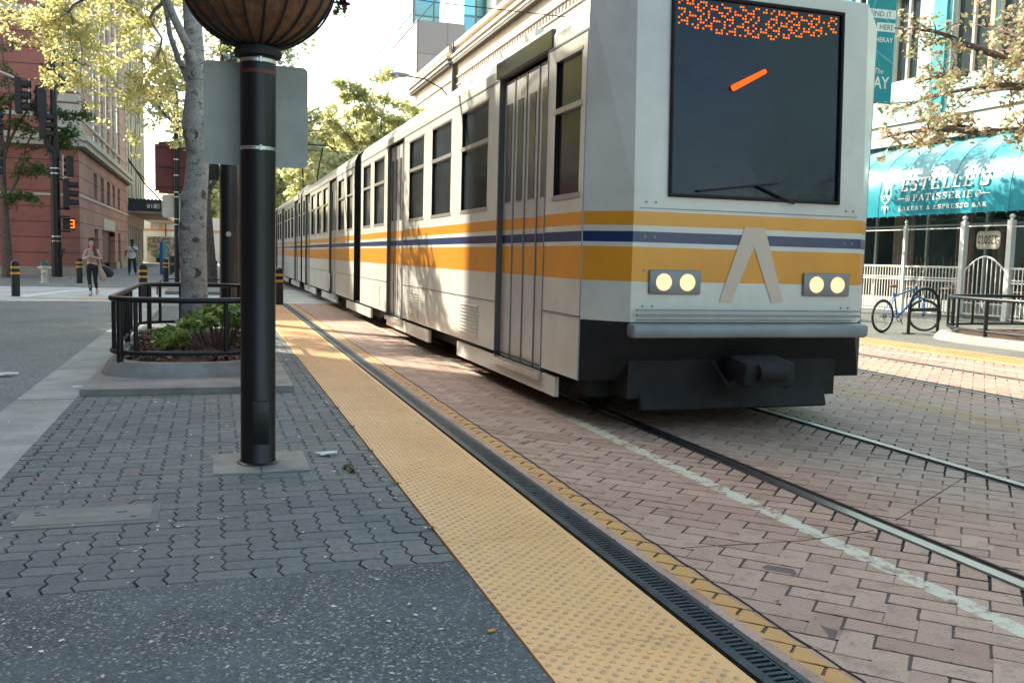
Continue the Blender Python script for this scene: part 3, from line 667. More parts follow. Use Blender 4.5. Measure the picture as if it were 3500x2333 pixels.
# foliage trailing from the basket
def leaves(name,centres,radii,n_each,size,mat,parent=None,seed=0,squash=.7,elong=1.0,flat=.5,droop=0):
    r=np.random.RandomState(seed); C=np.array(centres,float); k=len(C); rad=np.array(radii if hasattr(radii,'__len__') else [radii]*k)
    n=(np.array(n_each) if hasattr(n_each,'__len__') else np.full(k,n_each)); idx=np.repeat(np.arange(k),n); T=len(idx)
    d=r.normal(size=(T,3)); d/=np.linalg.norm(d,axis=1)[:,None]+1e-9; d*= (r.rand(T)**.45)[:,None]; d[:,2]*=squash
    P=C[idx]+d*rad[idx][:,None]
    nrm=r.normal(size=(T,3)); nrm[:,2]=np.abs(nrm[:,2])+flat; nrm/=np.linalg.norm(nrm,axis=1)[:,None]
    u=np.cross(nrm,r.normal(size=(T,3))); u/=np.linalg.norm(u,axis=1)[:,None]+1e-9; u[:,2]-=droop; w=np.cross(nrm,u)
    s=size*(.6+.8*r.rand(T))[:,None]
    a=P-u*s*.5*elong; b=P+w*s*.33-u*s*.08+nrm*s*.07; c=P+u*s*.55*elong; e_=P-w*s*.33-u*s*.08+nrm*s*.07
    V=np.stack([a,b,c,e_],1).reshape(-1,3)
    me=bpy.data.meshes.new(name); me.vertices.add(4*T); me.vertices.foreach_set('co',V.ravel()); me.loops.add(4*T); me.loops.foreach_set('vertex_index',np.arange(4*T,dtype=np.int32))
    me.polygons.add(T); me.polygons.foreach_set('loop_start',np.arange(0,4*T,4,dtype=np.int32)); me.polygons.foreach_set('loop_total',np.full(T,4,dtype=np.int32))
    me.materials.append(mat); me.update(calc_edges=True); me.validate()
    o=bpy.data.objects.new(name,me); COL.objects.link(o)
    if parent: o.parent=parent; o.location=-wl(parent)
    return o
cs=[(PX_+BR*math.cos(a)*rr,PY_+BR*math.sin(a)*rr,3.1+rnd.uniform(0,.12)) for a in [i*.4 for i in range(16)] for rr in (.5,.95)]
leaves('foliage',cs,.14,45,.05,M['leafS'],bk,3)
leaves('flower',[(PX_+.478,PY_-.03,2.90),(PX_+.50,PY_+.03,2.86)],.045,34,.05,M['flower'],bk,5)
leaves('trailing_stem',[(PX_+.49,PY_,2.80),(PX_+.50,PY_-.02,2.95),(PX_+.47,PY_,3.0)],.05,20,.035,M['leafG'],bk,6)

# ------------------------------------------------------------------ planter, railing, shrub, near tree
pl=thing('tree_planter','low concrete tree planter with flared kerb and bark mulch on the platform','planter',(-.2,11.8,0))
mb=MB(); mb.cbox((-.205,11.45,.028),(1.86,5.2,.066),0,0,.006); mb.build('slab',M['kerbc'],pl)
def rrect(x0,x1,y0,y1,r,n=8): return arc(x1-r,y0+r,r,-PI/2,0,n)+arc(x1-r,y1-r,r,0,PI/2,n)+arc(x0+r,y1-r,r,PI/2,PI,n)+arc(x0+r,y0+r,r,PI,1.5*PI,n)
def bowed(x0,x1,y0,y1,r,b,n=8):
    P=rrect(x0,x1,y0,y1,r,n); out=[]; cx=(x0+x1)/2; hw=(x1-x0)/2
    Q=[]
    for i in range(len(P)):
        a=P[i];c=P[(i+1)%len(P)]; m=6 if math.hypot(c[0]-a[0],c[1]-a[1])>.3 else 1
        Q+=[(a[0]+(c[0]-a[0])*t/m,a[1]+(c[1]-a[1])*t/m) for t in range(m)]
    for x,y in Q:
        k=1-((x-cx)/hw)**2; out.append((x,y-b*k if y<(y0+y1)/2 else y+b*k))
    return out
KX0,KX1,KY0,KY1=-1.02,.52,9.75,13.95
rings=[(.06,.055,.32),(.05,.09,.33),(.0,.185,.36),(-.02,.195,.36),(-.12,.193,.36),(-.13,.12,.36)]
mb=MB(); vs=[]; k=None
for g,z,r in rings:
    p=bowed(KX0-g,KX1+g,KY0-g,KY1+g,r,.14); k=len(p); vs+=[(x,y,z) for x,y in p]
mb.add(vs,[(i*k+j,i*k+(j+1)%k,(i+1)*k+(j+1)%k,(i+1)*k+j) for i in range(len(rings)-1) for j in range(k)]); mb.build('kerb',M['kerbc'],pl,True,50)
mb=MB(); p=bowed(KX0+.12,KX1-.12,KY0+.12,KY1-.12,.3,.13); cx,cy=-.25,11.85; vs=[]
for f in (1,.8,.6,.4,.2,.05):
    for x,y in p: vs.append((cx+(x-cx)*f,cy+(y-cy)*f,.150+.09*(1-f*f)+.018*math.sin(x*f*17+y*9)+.012*math.sin(y*f*31)))
k=len(p); fs=[(i*k+j,i*k+(j+1)%k,(i+1)*k+(j+1)%k,(i+1)*k+j) for i in range(5) for j in range(k)]+[tuple(5*k+j for j in range(k))]
mb.add(vs,fs); mb.build('mulch',M['mulch'],pl,True,80)
ch=leaves('bark_chip',[(rnd.uniform(-.88,.38),rnd.uniform(9.95,13.5),.2) for _ in range(160)],.13,26,.045,M['chips'],pl,8,.22,1.3,1.5)
ch['kind']='stuff'
rl=thing('tree_guard','black tubular steel guard rail around the platform tree planter','railing',(-.2,9.8,0))
TOP=bowed(-.985,.485,9.80,13.9,.30,.12); 
mb=MB(); mb.tube([(x,y,.815) for x,y in TOP],.030,12,closed=True); mb.build('top_rail',M['blk'],rl,True)
mb=MB(); mb.tube([(x,y,.285) for x,y in TOP],.024,10,closed=True); mb.build('bottom_rail',M['blk'],rl,True)
def on(t):
    k=len(TOP); f=(t%1)*k; i=int(f); a=TOP[i];b=TOP[(i+1)%k]; f-=i; return (a[0]+(b[0]-a[0])*f,a[1]+(b[1]-a[1])*f)
posts=[(-.885,9.84,1),(-.955,10.0,0),(-.735,9.79,0),(.31,9.75,1),(.42,9.9,0),(.12,9.71,0),(-.985,11.9,1),(-.985,11.4,0),(-.985,12.4,0),(.485,11.9,1),(.485,11.4,0),(.485,12.5,0),(-.86,13.86,1),(-.72,13.93,0),(-.96,13.6,0),(.36,13.87,1),(.23,13.94,0),(-.45,14.0,0)]
for x,y,big in posts:
    mb=MB(); mb.tube([(x,y,.18 if big else .285),(x,y,.81)],.032 if big else .022,12); mb.build('leg' if big else 'baluster',M['blk'],rl,True)
# shrub
sh=thing('shrub','low glossy green shrub growing at the foot of the platform tree','shrub',(.15,11.6,.2))
SP=[]
for i in range(70):
    x=rnd.uniform(-.60,.42); y=rnd.uniform(10.35,12.4); h=.18+.34*max(0,1-((x-.12)/.55)**2)*rnd.uniform(.6,1.1); SP.append((x,y,h))
mb=MB()
for x,y,h in SP:
    bx,by=x*.5+.02,11.3+(y-11.3)*.4; mb.tube([(bx,by,.2),(bx*.4+x*.6,by*.4+y*.6,.16+h*.5),(x,y,.1+h)],[.008,.006,.003],5)
mb.build('stem',M['barkb'],sh)
leaves('foliage',[(x,y,.12+h) for x,y,h in SP],[.09]*70,32,.085,M['leafS'],sh,9,.7,1.15,.3)

# ------------------------------------------------------------------ trees
def limb(mb,a,b,r0,r1,sag=0,n=6,wob=.05,ns=8):
    a,b=Vector(a),Vector(b); L=(b-a).length; pts=[];rs=[]; ph=rnd.uniform(0,6)
    for i in range(n+1):
        t=i/n; p=a.lerp(b,t); k=math.sin(t*PI)*wob*L
        p+=Vector((math.sin(ph+t*5)*k,math.cos(ph*1.3+t*4)*k,sag*math.sin(t*PI)*L)); pts.append(p); rs.append(r0+(r1-r0)*t)
    mb.tube(pts,rs,ns); return pts
def tree(name,label,base,trunk,crown,nl,ncl,per,leaf,lmat,bmat,group=None,seed=1,clr=.5,limbs=None,r0=.2,flat=.5,trunkpts=None,hide_low=None):
    """crown=(cx,cy,cz,rx,ry,rz)"""
    global rnd; keep=rnd; rnd=random.Random(seed)
    t=thing(name,label,'tree',base,group); b=Vector(base)
    mb=MB(); pts=trunkpts or [b+Vector((0,0,-.02)),b+Vector((trunk[0]*.3,trunk[1]*.3,trunk[2]*.45)),b+Vector(trunk)]
    rs=[r0*1.35]+[r0*(1-.45*i/(len(pts)-1)) for i in range(1,len(pts))]
    mb.tube(pts,rs,14); top=Vector(pts[-1]); cx,cy,cz,rx,ry,rz=crown
    cen=[]; ends=[]
    L=limbs or []
    for i in range(nl):
        a=2*PI*i/nl+rnd.uniform(-.4,.4); ph=rnd.uniform(-.35,1.0); q=rnd.uniform(.65,.95)
        L.append((None,(cx+rx*q*math.cos(a)*math.cos(ph),cy+ry*q*math.sin(a)*math.cos(ph),cz+rz*q*math.sin(ph))))
    k=0
    for st,en in L:
        if st is None:
            f=rnd.uniform(.62,1); i=int(f*(len(pts)-1)); i=min(i,len(pts)-2); st=Vector(pts[i]).lerp(Vector(pts[i+1]),f*(len(pts)-1)-i)
        ps=limb(mb,st,en,r0*.42,r0*.07,.06); 
        for _ in range(max(1,ncl//len(L))):
            tt=rnd.uniform(.35,1); p=ps[min(len(ps)-1,int(tt*(len(ps)-1)))]
            d=Vector((rnd.gauss(0,1),rnd.gauss(0,1),rnd.gauss(0,.6))).normalized()*rnd.uniform(.12,.42)*min(rx,rz)
            e2=p+d; limb(mb,p,e2,r0*.10,r0*.02,.04,4,.08,5); cen.append(e2); cen.append(p+d*.55)
    mb.build('trunk',bmat,t,True,60)
    cen=[c for c in cen if not(hide_low and hide_low(c))]
    leaves('crown',[tuple(c) for c in cen],[clr*rnd.uniform(.5,1.2) for _ in cen],per,leaf,lmat,t,seed+50,.75,1.0,flat)
    rnd=keep; return t
# near tree: knobbly pale trunk
NT=[(-.225,12.9,.12),(-.235,12.9,.4),(-.25,12.9,.9),(-.262,12.9,1.5),(-.215,12.9,2.1),(-.175,12.9,2.55),(-.215,12.9,2.95),(-.20,12.9,3.5),(-.235,12.92,4.1),(-.27,12.95,4.9),(-.30,13.0,6.0),(-.2,13.1,7.4),(-.1,13.1,8.6)]
NR=[.235,.18,.165,.178,.150,.140,.165,.128,.118,.105,.095,.06,.03]
t=thing('street_tree','pale mottled street tree with a forked trunk rising from the platform planter','tree',(-.225,12.9,0))
# resample with bumps
def knobby(P,Rr,knots,n=60,ns=20,seed=2):
    r=random.Random(seed); vs=[];m=0; Z=[i/(n-1)*(len(P)-1) for i in range(n)]; rows=[]
    for f in Z:
        i=min(int(f),len(P)-2); t_=f-i; t2=t_*t_*(3-2*t_)
        c=Vector(P[i]).lerp(Vector(P[i+1]),t2); rad=Rr[i]*(1-t2)+Rr[i+1]*t2; row=[]
        for j in range(ns):
            a=2*PI*j/ns; rr=rad*(1+.03*math.sin(a*3+c.z*2)+.02*math.sin(a*5-c.z*5)); 
            for (kz,ka,kr,ks) in knots:
                da=(a-ka+PI)%(2*PI)-PI; rr+=kr*math.exp(-((c.z-kz)/ks)**2-(da/.55)**2)
            row.append((c.x+rr*math.cos(a),c.y+rr*math.sin(a),c.z))
        rows.append(row)
    mb=MB(); mb.add([p for row in rows for p in row],[(i*ns+j,i*ns+(j+1)%ns,(i+1)*ns+(j+1)%ns,(i+1)*ns+j) for i in range(n-1) for j in range(ns)]); return mb
mb=knobby(NT,NR,[(1.02,4.3,.035,.10),(2.05,4.6,.03,.09),(2.0,3.4,.04,.08),(2.78,4.2,.055,.10),(2.9,5.6,.05,.07),(2.6,6.0,.03,.1),(3.62,4.9,.05,.11),(3.5,5.8,.05,.08),(.25,4.0,.05,.1),(.2,5.6,.05,.1)],110,28)
rnd=random.Random(21)
br=[((-.18,12.85,3.52),(-.62,12.6,4.75),.062,.045),((-.62,12.6,4.75),(-1.3,12.2,6.4),.045,.02),((-.26,12.95,3.45),(-.42,13.1,3.78),.045,.04),((-.42,13.1,3.78),(-.62,13.3,4.6),.04,.03),((-.62,13.3,4.6),(-1.9,13.8,6.0),.03,.012),
    ((-.28,12.95,4.5),(1.2,13.4,6.5),.05,.02),((-.3,13.,5.2),(.8,12.,7.2),.045,.015),((-.28,12.95,4.9),(-2.4,12.6,5.9),.05,.015),((-.3,13,5.5),(-.9,14.8,7.4),.05,.015)]
for a,b,r0,r1 in br: limb(mb,a,b,r0,r1,0,7,.03,10)
TW=[]
def spray(a,b,n,spread,r0=.014,down=0):
    ps=limb(mb,a,b,r0,.004,.05,7,.05,5)
    for i in range(n):
        p=ps[rnd.randint(2,7)]; d=Vector((rnd.gauss(0,1),rnd.gauss(0,.7),rnd.gauss(-down,.8))).normalized()*rnd.uniform(.12,spread); e2=p+d
        limb(mb,p,e2,.005,.002,.03,3,.06,4); TW.append(tuple(e2)); TW.append(tuple(p+d*.5))
hub1,hub2,hub3=(-1.6,16.0,5.4),(-2.3,17.6,5.3),(-.8,16.4,4.6)
limb(mb,(-.28,12.95,4.6),hub1,.055,.032,.04,8,.05,10); limb(mb,hub1,hub2,.032,.022,0,5,.05,8); limb(mb,(-.62,13.3,4.6),hub3,.03,.018,.03,6,.05,8); limb(mb,(-.25,13.0,3.9),(-.3,16.0,3.9),.03,.014,.05,6,.05,8)
ENDS=[(-3.9,19.6,5.2),(-3.4,19.2,4.85),(-3.0,20.1,5.5),(-2.9,19,4.5),(-2.4,18.8,4.2),(-2.0,18.9,4.85),(-2.3,20.0,5.6),(-1.5,19.4,5.3),(-1.5,18.0,3.85),(-1.32,17.8,3.4),(-1.01,18.0,4.25),(-.74,18.5,5.17),(-.63,17.4,3.66),(-1.29,20.0,5.1),(-.49,17.0,3.06),(-2.9,20.9,5.2),(-3.6,20.6,5.8),(-1.89,19.5,4.55),(-.84,19,5.83),(-1.87,19.5,5.93),(.23,17.0,4.51),(.39,17.5,5.15),(-.83,18.5,3.51),(-2.1,18.5,3.6),(-3.1,20,6.1),(-2.6,19,6.2),(-1.3,18.6,6.3),(-.5,18.2,4.5),(-.2,17.8,5.6)]
for (x,y,z) in ENDS:
    h=hub2 if x<-1.7 else (hub1 if z>4.4 else hub3)
    spray(h,(x,y,z),11,.46,.012)
for i in range(5):
    a=rnd.uniform(0,2*PI); q=rnd.uniform(.4,1); spray((-.3+.4*math.cos(a),13+.4*math.sin(a),rnd.uniform(5.4,7)),(-.4+2.0*q*math.cos(a),12.8+2.*q*math.sin(a),rnd.uniform(6.0,9.0)),6,.5)
mb.build('trunk',M['bark'],t,True,70)
TW=[c for c in TW]
leaves('crown',TW,[rnd.uniform(.09,.22) for _ in TW],17,.085,M['leafY'],t,31,.8,.8,.2)
for (kz,ka,rr_) in ((1.02,4.75,.075),(2.02,4.3,.06),(2.05,5.2,.05),(2.80,4.35,.085),(3.58,4.9,.07),(1.45,5.0,.03)):
    i=min(range(len(NT)),key=lambda q:abs(NT[q][2]-kz)); R0=NR[i]*1.02; c=Vector(NT[i][:2]+(kz,)); dd=Vector((math.cos(ka),math.sin(ka),0)); sd=Vector((-dd.y,dd.x,0)); m=MB()
    for f_,w_ in ((1,.014),(.62,.011),(.3,.012)): m.tube([c+dd*(R0-.004)+sd*(rr_*f_*math.cos(a))*1.1+Vector((0,0,rr_*.75*f_*math.sin(a))) for a in [2*PI*k/16 for k in range(16)]],w_,6,closed=True)
    m.build('branch_scar',M['barkd'],t,True,70)
rnd=random.Random(5)
GT='street trees along the tracks'
tree('street_tree','slender dark-barked street tree right behind the second black post',(.62,22.2,0),(.1,0,5.6),(1.2,23.6,8.2,2.2,2.2,1.9),7,30,26,.12,M['leafF'],M['barkb'],GT,41,.42,r0=.16)
tree('street_tree','brown-trunked street tree on the far island beyond the crossing',(-.1,37,0),(-.2,0,5),(.3,37.5,8.2,4.2,4.5,3.0),11,70,42,.19,M['leafF'],M['barkb'],GT,42,.6,r0=.2)
specs=[((.8,52,0),7.5,(2.6,53,8.2,5.,5,4.2),'broad leafy tree closing the street behind the posts'),
 ((14.5,80,0),8,(12.6,78,12.6,4.8,4.8,7.2),'tallest spring-green tree above the train roof, before the glass tower'),
 ((13.5,92,0),8,(10.4,90,11.6,5.4,5,6.6),'tree of the row left of the tallest one, over the train roof'),
 ((13,112,0),8,(11.,112,12,6.2,6,7),'paler tree of the row farther down the street'),
 ((12,60,0),5,(8.8,60,6.5,4.0,4,3.4),'low tree just over the train roof line'),
 ((10,140,0),7,(7.,140,12,9,8,9),'far hazy tree of the row beside the big post'),
 ((3.,150,0),6,(1,150,10,9,8,8),'farthest tree at the street end between the posts'),
 ((-2.,112,0),6,(-1.4,112,7.5,5,6,5.5),'tree behind the mural wall and brown sign')]
for i,(b,h,cr,lab) in enumerate(specs):
    d=b[1]; tree('street_tree',lab,b,((cr[0]-b[0])*.4,0,h),cr,14,120,46,.0045*d+.03,M['leafF'],M['barkb'],GT,60+i,.15*cr[3],r0=.24)
tree('street_tree','unseen leafy tree added left of the frame to shade the lane',(-10.2,26.4,.0),(.6,0,4),(-9.4,26.2,7.6,3.3,3.6,2.8),12,110,40,.2,M['leafG'],M['barkb'],None,97,.6,r0=.2)  # added out of view so its crown shades the sunlit wedge on the lane
# hidden sidewalk trees that throw the dappled shade on the cafe
tree('maple_tree','maple behind the passing train, shading the teal awning',(14.8,25.5,0),(.3,-.3,4),(16.4,24.6,7.2,3.2,3.6,2.2),12,120,30,.15,M['leafM'],M['barkb'],'maples on the cafe sidewalk',81,.42,r0=.17)
# right maple : trunk just outside the frame, boughs reaching in
ml=[((15.0,12.3,3.6),(14.2,14.6,4.0)),((14.2,14.6,4.0),(12.9,15.8,3.9)),((15.0,12.3,4.4),(14.6,14.4,5.4)),((14.6,14.4,5.4),(13.3,16.0,6.2)),((15.,12.3,4.6),(14.6,15.4,6.3)),((14.8,13.2,4.7),(13.2,15.8,4.5)),((15,12.6,4.9),(16.0,15.6,6.5)),((14.9,13.0,4.5),(14.9,15.6,4.9)),((14.2,14.6,4.0),(14.4,15.8,4.2)),((14.3,15.0,5.2),(13.8,15.9,5.1)),((15,13,4.6),(16.2,15.8,5.2)),((15,13,5),(15.4,15.6,5.6)),((15,12.8,3.8),(16.1,15.6,4.1))]
tree('maple_tree','maple reaching budding pink-green boughs in from the upper right',(15.1,12.2,0),(0,0,4.6),(15.2,12.6,7.2,2.6,2.6,1.8),7,230,20,.095,M['leafM'],M['barkb'],'maples on the cafe sidewalk',83,.24,limbs=ml,r0=.17)
# far-left tree leaning in front of the brick building
ll=[((-7.9,42,3.2),(-6.1,41.8,6.9)),((-6.1,41.8,6.9),(-5.6,41.6,9.2)),((-7.,42,5.2),(-5.6,41.2,5.4)),((-7.6,42,4.2),(-6.2,41.5,4.3)),((-7.9,42,3.),(-6.9,41,3.2)),((-6.2,41.8,6.6),(-4.6,41.5,6.6)),((-6.3,41.8,6.2),(-4.9,41.3,5.5)),((-7.9,42,5),(-8.4,41.6,7.8))]
tree('plane_tree','thin leaning tree with sparse green leaves before the brick wall',(-7.95,42,0),(-.15,0,5.4),(-7.8,42,9,2.2,2,1.5),3,120,22,.14,M['leafG'],M['barkb'],None,91,.34,limbs=ll,r0=.17)
# ------------------------------------------------------------------ train
tr=thing('light_rail_train','long white light rail train with orange and dark blue stripes running on the near track','train',(4.0,6.15,0))
XL,XR=2.70,5.30; YF=6.15; CAR=23.9
def car(y0,front=True,parent=tr):
    y1=y0+CAR; mid=(y0+y1)/2; ZB=.38; ZT=3.06
    YA=y0+.30 if front else y0+.1
    doors=[(y0+1.18,y0+2.55),(y0+7.35,y0+8.65),(y1-8.65,y1-7.35),(y1-2.55,y1-1.18)]
    wins=[(y0+.42,y0+.98,1.86,2.93)]+[(y0+2.95,y0+4.0,1.84,2.93),(y0+4.5,y0+5.5,1.84,2.93),(y0+6.0,y0+6.95,1.84,2.93),(y0+9.0,y0+10.0,1.84,2.93),(y0+10.4,y0+11.25,1.84,2.93)]
    wins+=[(2*mid-b,2*mid-a,z0,z1) for a,b,z0,z1 in wins]
    bands=[(ZB,1.165,0),(1.165,1.425,1),(1.425,1.46,0),(1.46,1.54,2),(1.54,1.585,0),(1.585,1.69,1),(1.69,1.84,0),(1.84,2.93,0),(2.93,ZT,0)]
    bellows=(mid-.42,mid+.42)
    body=MB()
    for X,sg in ((XL,1),(XR,-1)):
        ys=sorted(set([YA,y1-.12]+[v for d in doors for v in d]+[v for w in wins for v in w[:2]]+list(bellows)))
        for a,b in zip(ys[:-1],ys[1:]):
            c=(a+b)/2
            if bellows[0]<c<bellows[1] or any(d[0]<c<d[1] for d in doors): continue
            iw=any(w[0]<c<w[1] for w in wins)
            for z0,z1,mi in bands:
                if iw and z0>=1.84 and z1<=2.93: continue
                body.mi=mi; body.quad((X,a,z0),(X,b,z0),(X,b,z1),(X,a,z1))
        # reveals
        body.mi=3
        for w in wins:
            a,b,z0,z1=w[0],w[1],1.84,2.93; Xi=X+.04*sg
            body.quad((X,a,z0),(X,b,z0),(Xi,b,z0),(Xi,a,z0)); body.quad((X,a,z1),(X,b,z1),(Xi,b,z1),(Xi,a,z1))
            body.quad((X,a,z0),(X,a,z1),(Xi,a,z1),(Xi,a,z0)); body.quad((X,b,z0),(X,b,z1),(Xi,b,z1),(Xi,b,z0))
        for a,b in doors:
            Xi=X+.07*sg; body.mi=4
            body.quad((X,a,.30),(X,a,ZT),(Xi,a,ZT),(Xi,a,.30)); body.quad((X,b,.30),(X,b,ZT),(Xi,b,ZT),(Xi,b,.30)); body.quad((X,a,ZT),(X,b,ZT),(Xi,b,ZT),(Xi,a,ZT))
    # roof
    body.mi=0; prof=[(XL,ZT),(XL+.0,3.16),(XL+.06,3.29),(XL+.22,3.41),(XL+.6,3.49),(4.0,3.53)]; prof=prof+[(8-x,z) for x,z in prof[::-1][1:]]
    for ya,yb in ((YA,bellows[0]),(bellows[1],y1-.12)):
        for p,q in zip(prof[:-1],prof[1:]): body.quad((p[0],ya,p[1]),(q[0],ya,q[1]),(q[0],yb,q[1]),(p[0],yb,p[1]))
        for Y in (ya,yb):
            if Y==YA and front: continue
            body.mi=3; body.quad(*[(x,Y,z) for x,z in prof],(XR,Y,ZB),(XL,Y,ZB)); body.mi=0
    body.mi=3; body.quad((XL,YA,ZB),(XR,YA,ZB),(XR,y1-.12,ZB),(XL,y1-.12,ZB))
    if front:
        FX0,FX1=2.98,5.02; FY=y0
        def fy(z): return FY if z<1.75 else FY+(z-1.75)*.045
        fb=[(.72,.86,3),(.86,1.165,0),(1.165,1.425,1),(1.425,1.46,0),(1.46,1.54,2),(1.54,1.585,0),(1.585,1.69,1),(1.69,1.83,0),(1.83,3.30,4),(3.30,3.42,0)]
        for z0,z1,mi in fb:
            a0,a1=fy(z0),fy(z1); body.mi=mi if mi!=4 else 0
            for s,(xa,xb) in ((0,(FX0,XL)),(1,(FX1,XR))):
                zz1=min(z1,3.30); body.quad((xa,a0,z0),(xb,YA,z0),(xb,YA,zz1),(xa,a1,zz1))
            if mi==4:
                body.quad((FX0,a0,z0),(3.28,a0,z0),(3.28,a1,z1),(FX0,a1,z1)); body.quad((4.76,a0,z0),(FX1,a0,z0),(FX1,a1,z1),(4.76,a1,z1))
            else: body.quad((FX0,a0,z0),(FX1,a0,z0),(FX1,a1,z1),(FX0,a1,z1))
        body.mi=0; top=[(x,z) for x,z in prof if z>=3.28]
        body.quad((FX0,fy(3.42),3.42),(FX1,fy(3.42),3.42),(5.24,YA,3.41),(4.0,YA,3.53),(2.76,YA,3.41))
        body.quad((FX0,fy(3.42),3.42),(2.76,YA,3.41),(XL,YA,3.3),(FX0,fy(3.3),3.3)); body.quad((FX1,fy(3.42),3.42),(5.24,YA,3.41),(XR,YA,3.3),(FX1,fy(3.3),3.3))
        body.mi=3; body.quad((FX0,FY,.72),(FX1,FY,.72),(XR,YA,.38),(XL,YA,.38))
        for xa,xb in ((FX0,XL),(FX1,XR)): body.quad((xa,FY,.72),(xb,YA,.38),(xb,YA,.72))
    ob=body.build('body',[M['white'],M['orange'],M['navy'],M['under'],M['recess']],parent)
    for X,sg in ((XL,1),(XR,-1)):
        if X==XR and not front: pass
        for w in wins:
            m=MB(); Xi=X+.03*sg; m.box(min(Xi,Xi+.012*sg),max(Xi,Xi+.012*sg),w[0],w[1],1.84,2.93); wo=m.build('window',M['glass'],parent)
            m=MB(); xa,xb=sorted((X-.006*sg,X+.03*sg)); m.box(xa,xb,w[0]-.02,w[1]+.02,2.50,2.545); m.box(xa,xb,w[0]-.03,w[1]+.03,1.80,1.84); m.box(xa,xb,w[0]-.02,w[1]+.02,2.925,2.95); m.build('window_bar',M['trim'],wo)
        for a,b in doors:
            n=4; dw=(b-a)/n; Xi=X+.05*sg
            m=MB(); m.mi=0
            for q in range(n):
                ya,yb=a+q*dw+.012,a+(q+1)*dw-.012; x0,x1=sorted((Xi,Xi+.03*sg))
                zz=[(.34,1.165,0),(1.165,1.425,1),(1.425,1.46,0),(1.46,1.54,2),(1.54,1.585,0),(1.585,1.69,1),(1.69,3.02,0)]
                for z0,z1,mi in zz: m.mi=mi; m.box(x0,x1,ya,yb,z0,z1)
            do=m.build('door',[M['door'],M['orange'],M['navy']],parent)
            m=MB()
            for q in range(n):
                ya,yb=a+q*dw+.05,a+(q+1)*dw-.05; x0,x1=sorted((Xi-.006*sg,Xi+.01*sg)); m.box(x0,x1,ya+.04,yb-.04,1.86,2.80); m.box(x0,x1,ya,yb,.62,1.08) if q in (-1,) else None
            m.build('door_window',M['doorg'],do)
            m=MB()
            for q in range(1,n): x0,x1=sorted((Xi-.008*sg,Xi+.01*sg)); m.box(x0,x1,a+q*dw-.012,a+q*dw+.012,.34,3.02)
            m.build('door_seal',M['grey'],do)
            m=MB(); x0,x1=sorted((X-.03*sg,X+.07*sg)); m.box(x0,x1,a-.02,b+.02,.27,.33); m.build('step',M['trim'],do)
    # bellows
    m=MB()
    for q in range(9):
        ya=bellows[0]+q*.094; m.box(XL+.10+(q%2)*.05,XR-.10-(q%2)*.05,ya,ya+.094,.5,3.28-(q%2)*.04)
    m.build('bellows',M['rub'],parent)
    # seams, panel frame lines, vents, skirt
    for X,sg in ((XL,1),(XR,-1)):
        m=MB(); x0,x1=sorted((X-.006*sg,X+.002*sg))
        for a,b in [(YA,doors[0][0]),(doors[0][1],doors[1][0]),(doors[1][1],bellows[0]),(bellows[1],doors[2][0]),(doors[2][1],doors[3][0]),(doors[3][1],y1-.12)]:
            m.box(x0,x1,a,b,.872,.884); m.box(x0,x1,a+.01,b-.01,3.045,3.06)
            m.box(x0,x1,a,a+.014,.38,3.04); m.box(x0,x1,b-.014,b,.38,3.04)
        m.build('panel_seam',M['grey'],parent)
    for a in (y0+3.2,y0+6.2,y0+9.3,y0+13.1,y0+16.4,y0+19.6):
        m=MB(); m.box(XL-.004,XL+.002,a-.03,a+.78,.44,.83)
        for q in range(9):
            z=.47+q*.038; m.box(XL-.014,XL-.003,a,a+.75,z,z+.016)
        m.build('vent_louvre',M['white'],parent)
    m=MB(); m.box(XL-.015,XL+.03,doors[0][0]-.1,doors[0][1]+.1,3.07,3.22); m.build('destination_sign',M['glass'],parent)
    m=MB()
    for a,b in ((y0+.85,y0+4.1),(y0+5.6,y0+8.7),(mid-1.6,mid+1.6),(y1-8.7,y1-5.6),(y1-4.1,y1-.85)): m.box(XL+.012,XL+.05,a,b,.17,.335); m.box(XR-.05,XR-.012,a,b,.17,.335)
    m.build('skirt',M['white'],parent)
    m=MB(); m.box(2.86,5.14,y0+.5,y1-.4,.22,.38); 
    for a in (y0+2.2,mid,y1-2.2): m.box(3.0,5.0,a-1.2,a+1.2,.12,.36)
    m.build('underframe',M['under'],parent)
    for a in (y0+2.2,mid,y1-2.2):
        for dy in (-.95,.95):
            for xx in (3.25,4.75):
                m=MB(); m.lathe([(.0,-.06),(.27,-.06),(.31,-.05),(.33,-.02),(.33,.06),(.0,.06)],(xx,a+dy,.335),24,'X'); m.build('wheel',M['under'],parent,True)
    m=MB(); m.box(3.2,4.8,y0+3,y0+6,3.5,3.70); m.box(3.3,4.7,mid+2.5,mid+5.2,3.5,3.68); m.build('roof_unit',M['white'],parent)
    return y1
car(YF,True)
n0=set(tr.children)
y2=car(YF+CAR+.25,False)
# pantographs
for yy in (YF+CAR+9.5,):
    m=MB(); m.tube([(3.6,yy,3.55),(3.7,yy+1.3,4.6),(3.55,yy+.5,5.75)],.03,6); m.tube([(4.4,yy,3.55),(4.3,yy+1.3,4.6),(4.45,yy+.5,5.75)],.03,6); m.tube([(3.1,yy+.5,5.76),(3.3,yy+.5,5.86),(4.7,yy+.5,5.86),(4.9,yy+.5,5.76)],.03,6); m.box(3.4,4.6,yy-.6,yy+.9,3.52,3.62); m.build('pantograph',M['blkm'],tr,True)
